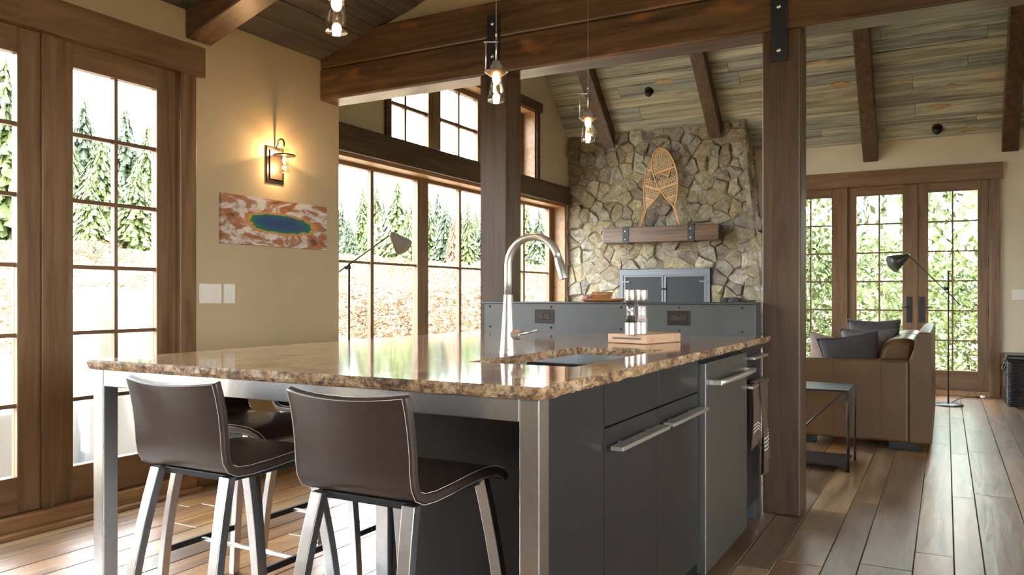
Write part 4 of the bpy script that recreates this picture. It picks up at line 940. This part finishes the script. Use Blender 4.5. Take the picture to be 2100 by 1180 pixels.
# wicker basket
bk = thing('wicker_basket', 'tall black wicker basket against the cream wall at the right edge', 'basket', (.8, 9.8, 0))
bx0, bx1, by0, by1 = .555, 1.05, 9.55, 10.02
m = MB().box(bx0+.012, bx1-.012, by0+.012, by1-.012, .0, .45).build('liner', wicker, bk)
m = MB()
for k in range(22):
    z = .012+k*.0205; o_ = .004 if k % 2 else 0
    pth = []
    for (ax_, ay), (bx_, by_) in (((bx0, by0), (bx1, by0)), ((bx1, by0), (bx1, by1)), ((bx1, by1), (bx0, by1)), ((bx0, by1), (bx0, by0))):
        for q in range(6): pth.append((lerp(ax_, bx_, q/6), lerp(ay, by_, q/6)+0, z))
    pth = [((x-.8)*(1+o_*(1 if i % 2 else -1))+.8, (y-9.785)*(1+o_*(1 if i % 2 else -1))+9.785, z) for i, (x, y, z) in enumerate(pth)]
    m.tube(pth, .0095, 6, closed=True)
m.build('weave', wicker, bk, smooth=True)
MB().box(bx0-.018, bx1+.018, by0-.018, by1+.018, .47, .525).build('lid', wicker, bk, bevel=.018, seg=3)
MB().tube([(bx0-.012, by0+.1, .40), (bx0-.035, by0+.14, .36), (bx0-.035, by0+.32, .36), (bx0-.012, by0+.36, .40)], .009, 6).build('handle', wicker, bk, smooth=True)
# ================================================================ outdoors
def zg(x, y):
    d = 0
    if x < -6.5: d = max(d, -6.5-x)
    z = -.22+.082*d
    if y > 12: z += .05*min(20, y-12)
    return z+.12*math.sin(x*.31+y*.17)*min(1, d/8)+.05*math.sin(x*1.1)*math.cos(y*.9)*min(1, d/5)
meadow = wood('dry meadow grass', [(.16, .13, .075), (.25, .20, .125), (.34, .275, .18)], 'z', 1, .9, .95, bump=0, blot=((.36, .24, .14), .12, .5))
tag(MB().grid(lambda u, v: (lerp(-110, 40, u), lerp(-40, 110, v), zg(lerp(-110, 40, u), lerp(-40, 110, v))), 90, 90).build('meadow', meadow, smooth=True), 'pale dry grass meadow rising behind the windows', 'ground', kind='structure')
def leafm(name, c0, c1, c2, trans=.35):
    m, n, b = mk(name); L = n.links.new; tc = n.nodes.new('ShaderNodeTexCoord'); nz = n.nodes.new('ShaderNodeTexNoise'); nz.inputs['Scale'].default_value = 2.2; nz.inputs['Detail'].default_value = 4
    L(tc.outputs['Object'], nz.inputs['Vector']); r = ramp(n, [(.3, c0), (.5, c1), (.7, c2)]); L(nz.outputs['Fac'], r.inputs[0]); L(r.outputs[0], b.inputs['Base Color']); b.inputs['Roughness'].default_value = .6
    return m
ever = leafm('yellow green needles', (.035, .05, .012), (.08, .11, .026), (.155, .18, .055))
everd = leafm('blue green needles', (.022, .036, .014), (.046, .066, .028), (.08, .10, .045))
rust = leafm('rust needles', (.13, .06, .03), (.22, .11, .055), (.3, .17, .1))
broad = leafm('fresh broad leaves', (.11, .16, .06), (.28, .36, .14), (.5, .55, .3))
shrubm = leafm('dry shrub twigs', (.17, .125, .075), (.28, .215, .135), (.39, .32, .22))
shrubr = leafm('reddish shrub twigs', (.22, .12, .065), (.33, .195, .11), (.42, .29, .18))
bark = plain('grey bark', (.12, .09, .07), .9, noise=.3, nscale=20)
paleb = plain('pale aspen bark', (.50, .46, .38), .8, noise=.3, nscale=12)
def conifer_mesh(seed, spread=.2, dens=1.0):
    # unit height foliage
    rs = random.Random(seed); m = MB(); lv = 30
    for i in range(lv):
        z = .08+.90*(i/lv)**.95; R = spread*(1-z)**.8*(rs.uniform(.82, 1.12))+.012; n = int((14 if z < .7 else 9)*dens)
        a0 = rs.random()*6.28
        for k in range(n):
            a = a0+6.283*k/n+rs.uniform(-.3, .3); L = R*rs.uniform(.65, 1.1); dr = rs.uniform(.25, .6)*L; ca, sa = math.cos(a), math.sin(a)
            for q in range(4):
                f0, f1 = q/4*.9, (q+1)/4+.05; wv_ = L*.2*(1-.55*f0)*rs.uniform(.7, 1.25); zz0 = z-dr*f0*f0+rs.uniform(-.006, .006); zz1 = z-dr*f1*f1-.01
                p0 = (ca*L*f0, sa*L*f0, zz0+.012); p1 = (ca*L*f1*.85-sa*wv_, sa*L*f1*.85+ca*wv_, zz1-.004); p2 = (ca*L*f1*.85+sa*wv_, sa*L*f1*.85-ca*wv_, zz1-.004); p3 = (ca*L*f1, sa*L*f1, zz1-rs.uniform(.0, .025))
                m.add([p0, p1, p3, p2], [(0, 1, 2), (0, 2, 3)])
    m.add([(0, 0, 1.0), (.012, 0, .95), (-.006, .01, .95), (-.006, -.01, .95)], [(0, 1, 2), (0, 2, 3), (0, 3, 1)])
    return m
def mesh_of(mb, name, mat):
    me = bpy.data.meshes.new(name); me.from_pydata(mb.v, [], mb.f); me.materials.append(mat); me.update(); return me
CM = {}
for kind, mat in (('y', ever), ('d', everd), ('r', rust)):
    CM[kind] = [mesh_of(conifer_mesh(11+i+ord(kind), (.17, .21, .25)[i]), 'foliage', mat) for i in range(3)]
trunk_me = mesh_of(MB().tube([(0, 0, -.03), (0, 0, .5), (0, 0, .93)], [.013, .009, .002], 6), 'trunk', bark)
def conifer(u, vtop, d, kind, var, label, widen=1.0, group='conifers beyond the meadow'):
    p = atd(u, vtop, d); zb = zg(p.x, p.y); h = p.z-zb
    t = thing('conifer', label, 'tree', (p.x, p.y, zb), random.Random(u).random()*6, group)
    t.scale = (h*widen, h*widen, h)
    for nm, me in (('foliage', CM[kind][var]), ('trunk', trunk_me)):
        o = bpy.data.objects.new(nm, me); C.objects.link(o); o.parent = t
LK = 'yellow green conifer in the tree line seen through the kitchen doors'
LD = 'dark blue green conifer in the tree line seen through the kitchen doors'
for u, v, d, k, va in ((12, 105, 42, 'y', 1), (40, 150, 50, 'd', 2), (-30, 60, 44, 'y', 2), (172, 188, 48, 'd', 1), (205, 268, 42, 'y', 2), (236, 222, 50, 'y', 0), (258, 212, 46, 'd', 1), (303, 246, 42, 'y', 1), (330, 270, 52, 'y', 2), (150, 290, 44, 'y', 1), (120, 240, 46, 'y', 0), (280, 330, 40, 'y', 2), (185, 350, 38, 'y', 1), (360, 300, 44, 'd', 0)):
    conifer(u, v, d, k, va, LK if k == 'y' else LD, 1.25)
LL = 'yellow green conifer in the tree line seen through the living room windows'; LM = 'dark blue green conifer in the tree line seen through the living room windows'
for u, v, d, k, va in ((700, 405, 55, 'd', 1), (716, 440, 50, 'd', 2), (745, 378, 52, 'y', 1), (772, 368, 60, 'y', 0), (815, 360, 50, 'y', 2), (786, 405, 62, 'd', 0), (846, 385, 54, 'y', 1), (838, 430, 48, 'y', 2), (880, 400, 55, 'y', 1), (898, 388, 58, 'd', 1), (915, 412, 52, 'd', 2), (960, 406, 50, 'y', 0), (975, 450, 56, 'y', 1), (1000, 400, 52, 'd', 1), (1040, 395, 55, 'y', 1), (1080, 415, 50, 'y', 2), (1105, 420, 46, 'd', 1), (1125, 430, 50, 'y', 2), (660, 390, 55, 'y', 1), (755, 450, 46, 'y', 2)):
    conifer(u, v, d, k, va, LL if k == 'y' else LM, 1.15)
conifer(930, 438, 50, 'r', 1, 'rust coloured dying conifer among the green ones beyond the windows', 1.0)
rs = random.Random(8)
for k in range(15): conifer(-45+k*29+rs.uniform(-8, 8), rs.uniform(285, 345), rs.uniform(58, 66), rs.choice('yyd'), 2, 'conifer of the denser back row seen through the kitchen doors', 1.5, 'back row of conifers by the kitchen')
for k in range(18): conifer(690+k*26+rs.uniform(-8, 8), rs.uniform(425, 460), rs.uniform(66, 74), rs.choice('yyd'), 2, 'conifer of the denser back row seen through the living room windows', 1.6, 'back row of conifers by the living room')
# shrubs on the meadow
def shrub_mesh(seed, n, leaf, flat=.8):
    rs = random.Random(seed); m = MB()
    for i in range(n):
        a = rs.random()*6.283; r = rs.random()**.5; z = rs.random()**.8; k = math.sqrt(max(0, 1-(z-.25)**2*1.5)); x, y = r*k*math.cos(a)*.55, r*k*math.sin(a)*.55
        p = Vector((x, y, z*flat)); d1 = Vector((rs.gauss(0, 1), rs.gauss(0, 1), rs.gauss(0, .7))).normalized(); d2 = d1.cross(Vector((rs.gauss(0, 1), rs.gauss(0, 1), rs.gauss(0, 1)))).normalized(); s = leaf*rs.uniform(.6, 1.4)
        m.add([p-d1*s, p+d2*s*.45, p+d1*s, p-d2*s*.45], [(0, 1, 2, 3)])
    return m
SH = [mesh_of(shrub_mesh(3, 2200, .027), 'dry_shrub', shrubm), mesh_of(shrub_mesh(4, 2200, .027), 'dry_shrub', shrubr), mesh_of(shrub_mesh(6, 2200, .027), 'dry_shrub', shrubm)]
rs = random.Random(77)
for i in range(120):
    u = rs.choice((rs.uniform(-60, 350), rs.uniform(680, 1140), rs.uniform(680, 1140))); d = 9+33*rs.random()**.7
    p = atd(u, 600, d)
    if p.x > -8.5: continue
    o = bpy.data.objects.new('dry_shrub', SH[rs.choice((0, 1, 1, 2))]); C.objects.link(o); s = rs.uniform(.7, 1.5); o.location = (p.x, p.y, zg(p.x, p.y)-.05); o.scale = (s*1.4, s*1.4, s); o.rotation_euler = (0, 0, rs.random()*6)
    red = o.data == SH[1]
    tag(o, 'rusty dry shrub on the pale meadow' if red else 'straw coloured dry shrub on the pale meadow', 'shrub', 'dry shrubs on the meadow')
# dense greenery outside the far doors
BU = [mesh_of(shrub_mesh(31+i, 4600, .02), 'foliage', m_) for i, m_ in enumerate((broad, ever, broad))]; BT = [mesh_of(shrub_mesh(41+i, 2700, .02), 'foliage', m_) for i, m_ in enumerate((broad, ever, broad))]
rs = random.Random(19)
for i, (x, y, h, w_) in enumerate(((-3.6, 13.2, 3.2, 2.6), (-2.3, 12.9, 2.6, 2.2), (-1.0, 13.3, 2.4, 2.4), (.2, 13.0, 2.0, 2.2), (1.3, 13.4, 2.6, 2.4), (2.6, 13.6, 3.2, 2.6), (-2.9, 15.2, 4.6, 3.2), (-1.2, 15.5, 4.4, 3.2), (.6, 15.4, 4.6, 3.2), (2.2, 15.8, 4.8, 3.4), (-5.4, 15.8, 5, 3.4))):
    zb = zg(x, y)-.1
    t = thing('leafy_bush', 'dense bright green bush just outside the far doors' if y < 14 else 'tall leafy tree crown behind the bushes outside the far doors', 'bush', (x, y, zb), rs.random()*6, 'bushes outside the far doors' if y < 14 else 'tree crowns outside the far doors')
    t.scale = (w_, w_, h*1.2); o = bpy.data.objects.new('foliage', (BU if y < 14 else BT)[i % 3]); C.objects.link(o); o.parent = t
for u, y, lab in ((1828, 14.3, 'pale slender tree trunk seen through the left far door'), (1790, 14.6, 'second pale tree trunk left of the slender one outside the far doors')):
    p = ony(u, 600, y)
    tag(MB().tube([(p.x, p.y, -.2), (p.x+.03, p.y, 2), (p.x-.02, p.y, 6)], [.11, .095, .06], 10).build('tree_trunk', paleb, smooth=True), lab, 'tree')
# patio slab and covered grill outside the kitchen doors
tag(MB().box(-7.2, XK-.2, -1, 6.2, -.35, -.12).build('patio', plain('patio concrete', (.22, .21, .2), .8, noise=.1, nscale=6), bevel=.01), 'pale concrete patio outside the kitchen doors', 'patio', kind='structure')
def grill():
    def fn(u, v):
        a = 2*math.pi*u; e_ = .45; ca, sa = math.cos(a), math.sin(a); z = lerp(-.12, 1.14, min(1, v/.82))
        fold = .03*math.sin(9*a+2*v)*(1-.6*v)+.02*math.sin(17*a+5*v)*(1-v)
        k = 1 if v <= .82 else max(0.0, 1-((v-.82)/.18)**1.5)
        sl = 1-.12*(v/.82 if v < .82 else 1)
        rx, ry = (.36+fold)*sl*k, (.66+fold)*sl*k
        top = 0.0 if v <= .82 else .05*math.sin((v-.82)/.18*math.pi/2)
        y = math.copysign(abs(sa)**e_, sa)*ry; drop = .22*max(0, (y-.30)/.3) if z > .6 else 0
        return (-5.65+math.copysign(abs(ca)**e_, ca)*rx, 4.02+y, z+top-drop)
    return MB().grid(fn, 72, 28).build('grill_cover', cover_m, smooth=True)
tag(grill(), 'white fabric cover draped over a grill on the patio', 'grill')
# the crown of a second, lower cover nearer the left edge
def chair_cover():
    def fn(u, v):
        a = 2*math.pi*u; ca, sa = math.cos(a), math.sin(a); e_ = .5; fold = .02*math.sin(11*a+3*v); k = 1 if v < .8 else max(0.0, 1-((v-.8)/.2)**1.6)
        return (-5.5+math.copysign(abs(ca)**e_, ca)*(.4+fold)*k, 2.75+math.copysign(abs(sa)**e_, sa)*(.36+fold)*k, lerp(-.12, .42, min(1, v/.8)))
    return MB().grid(fn, 48, 16).build('furniture_cover', cover_m, smooth=True)
tag(chair_cover(), 'low white cover over patio furniture left of the grill', 'cover')
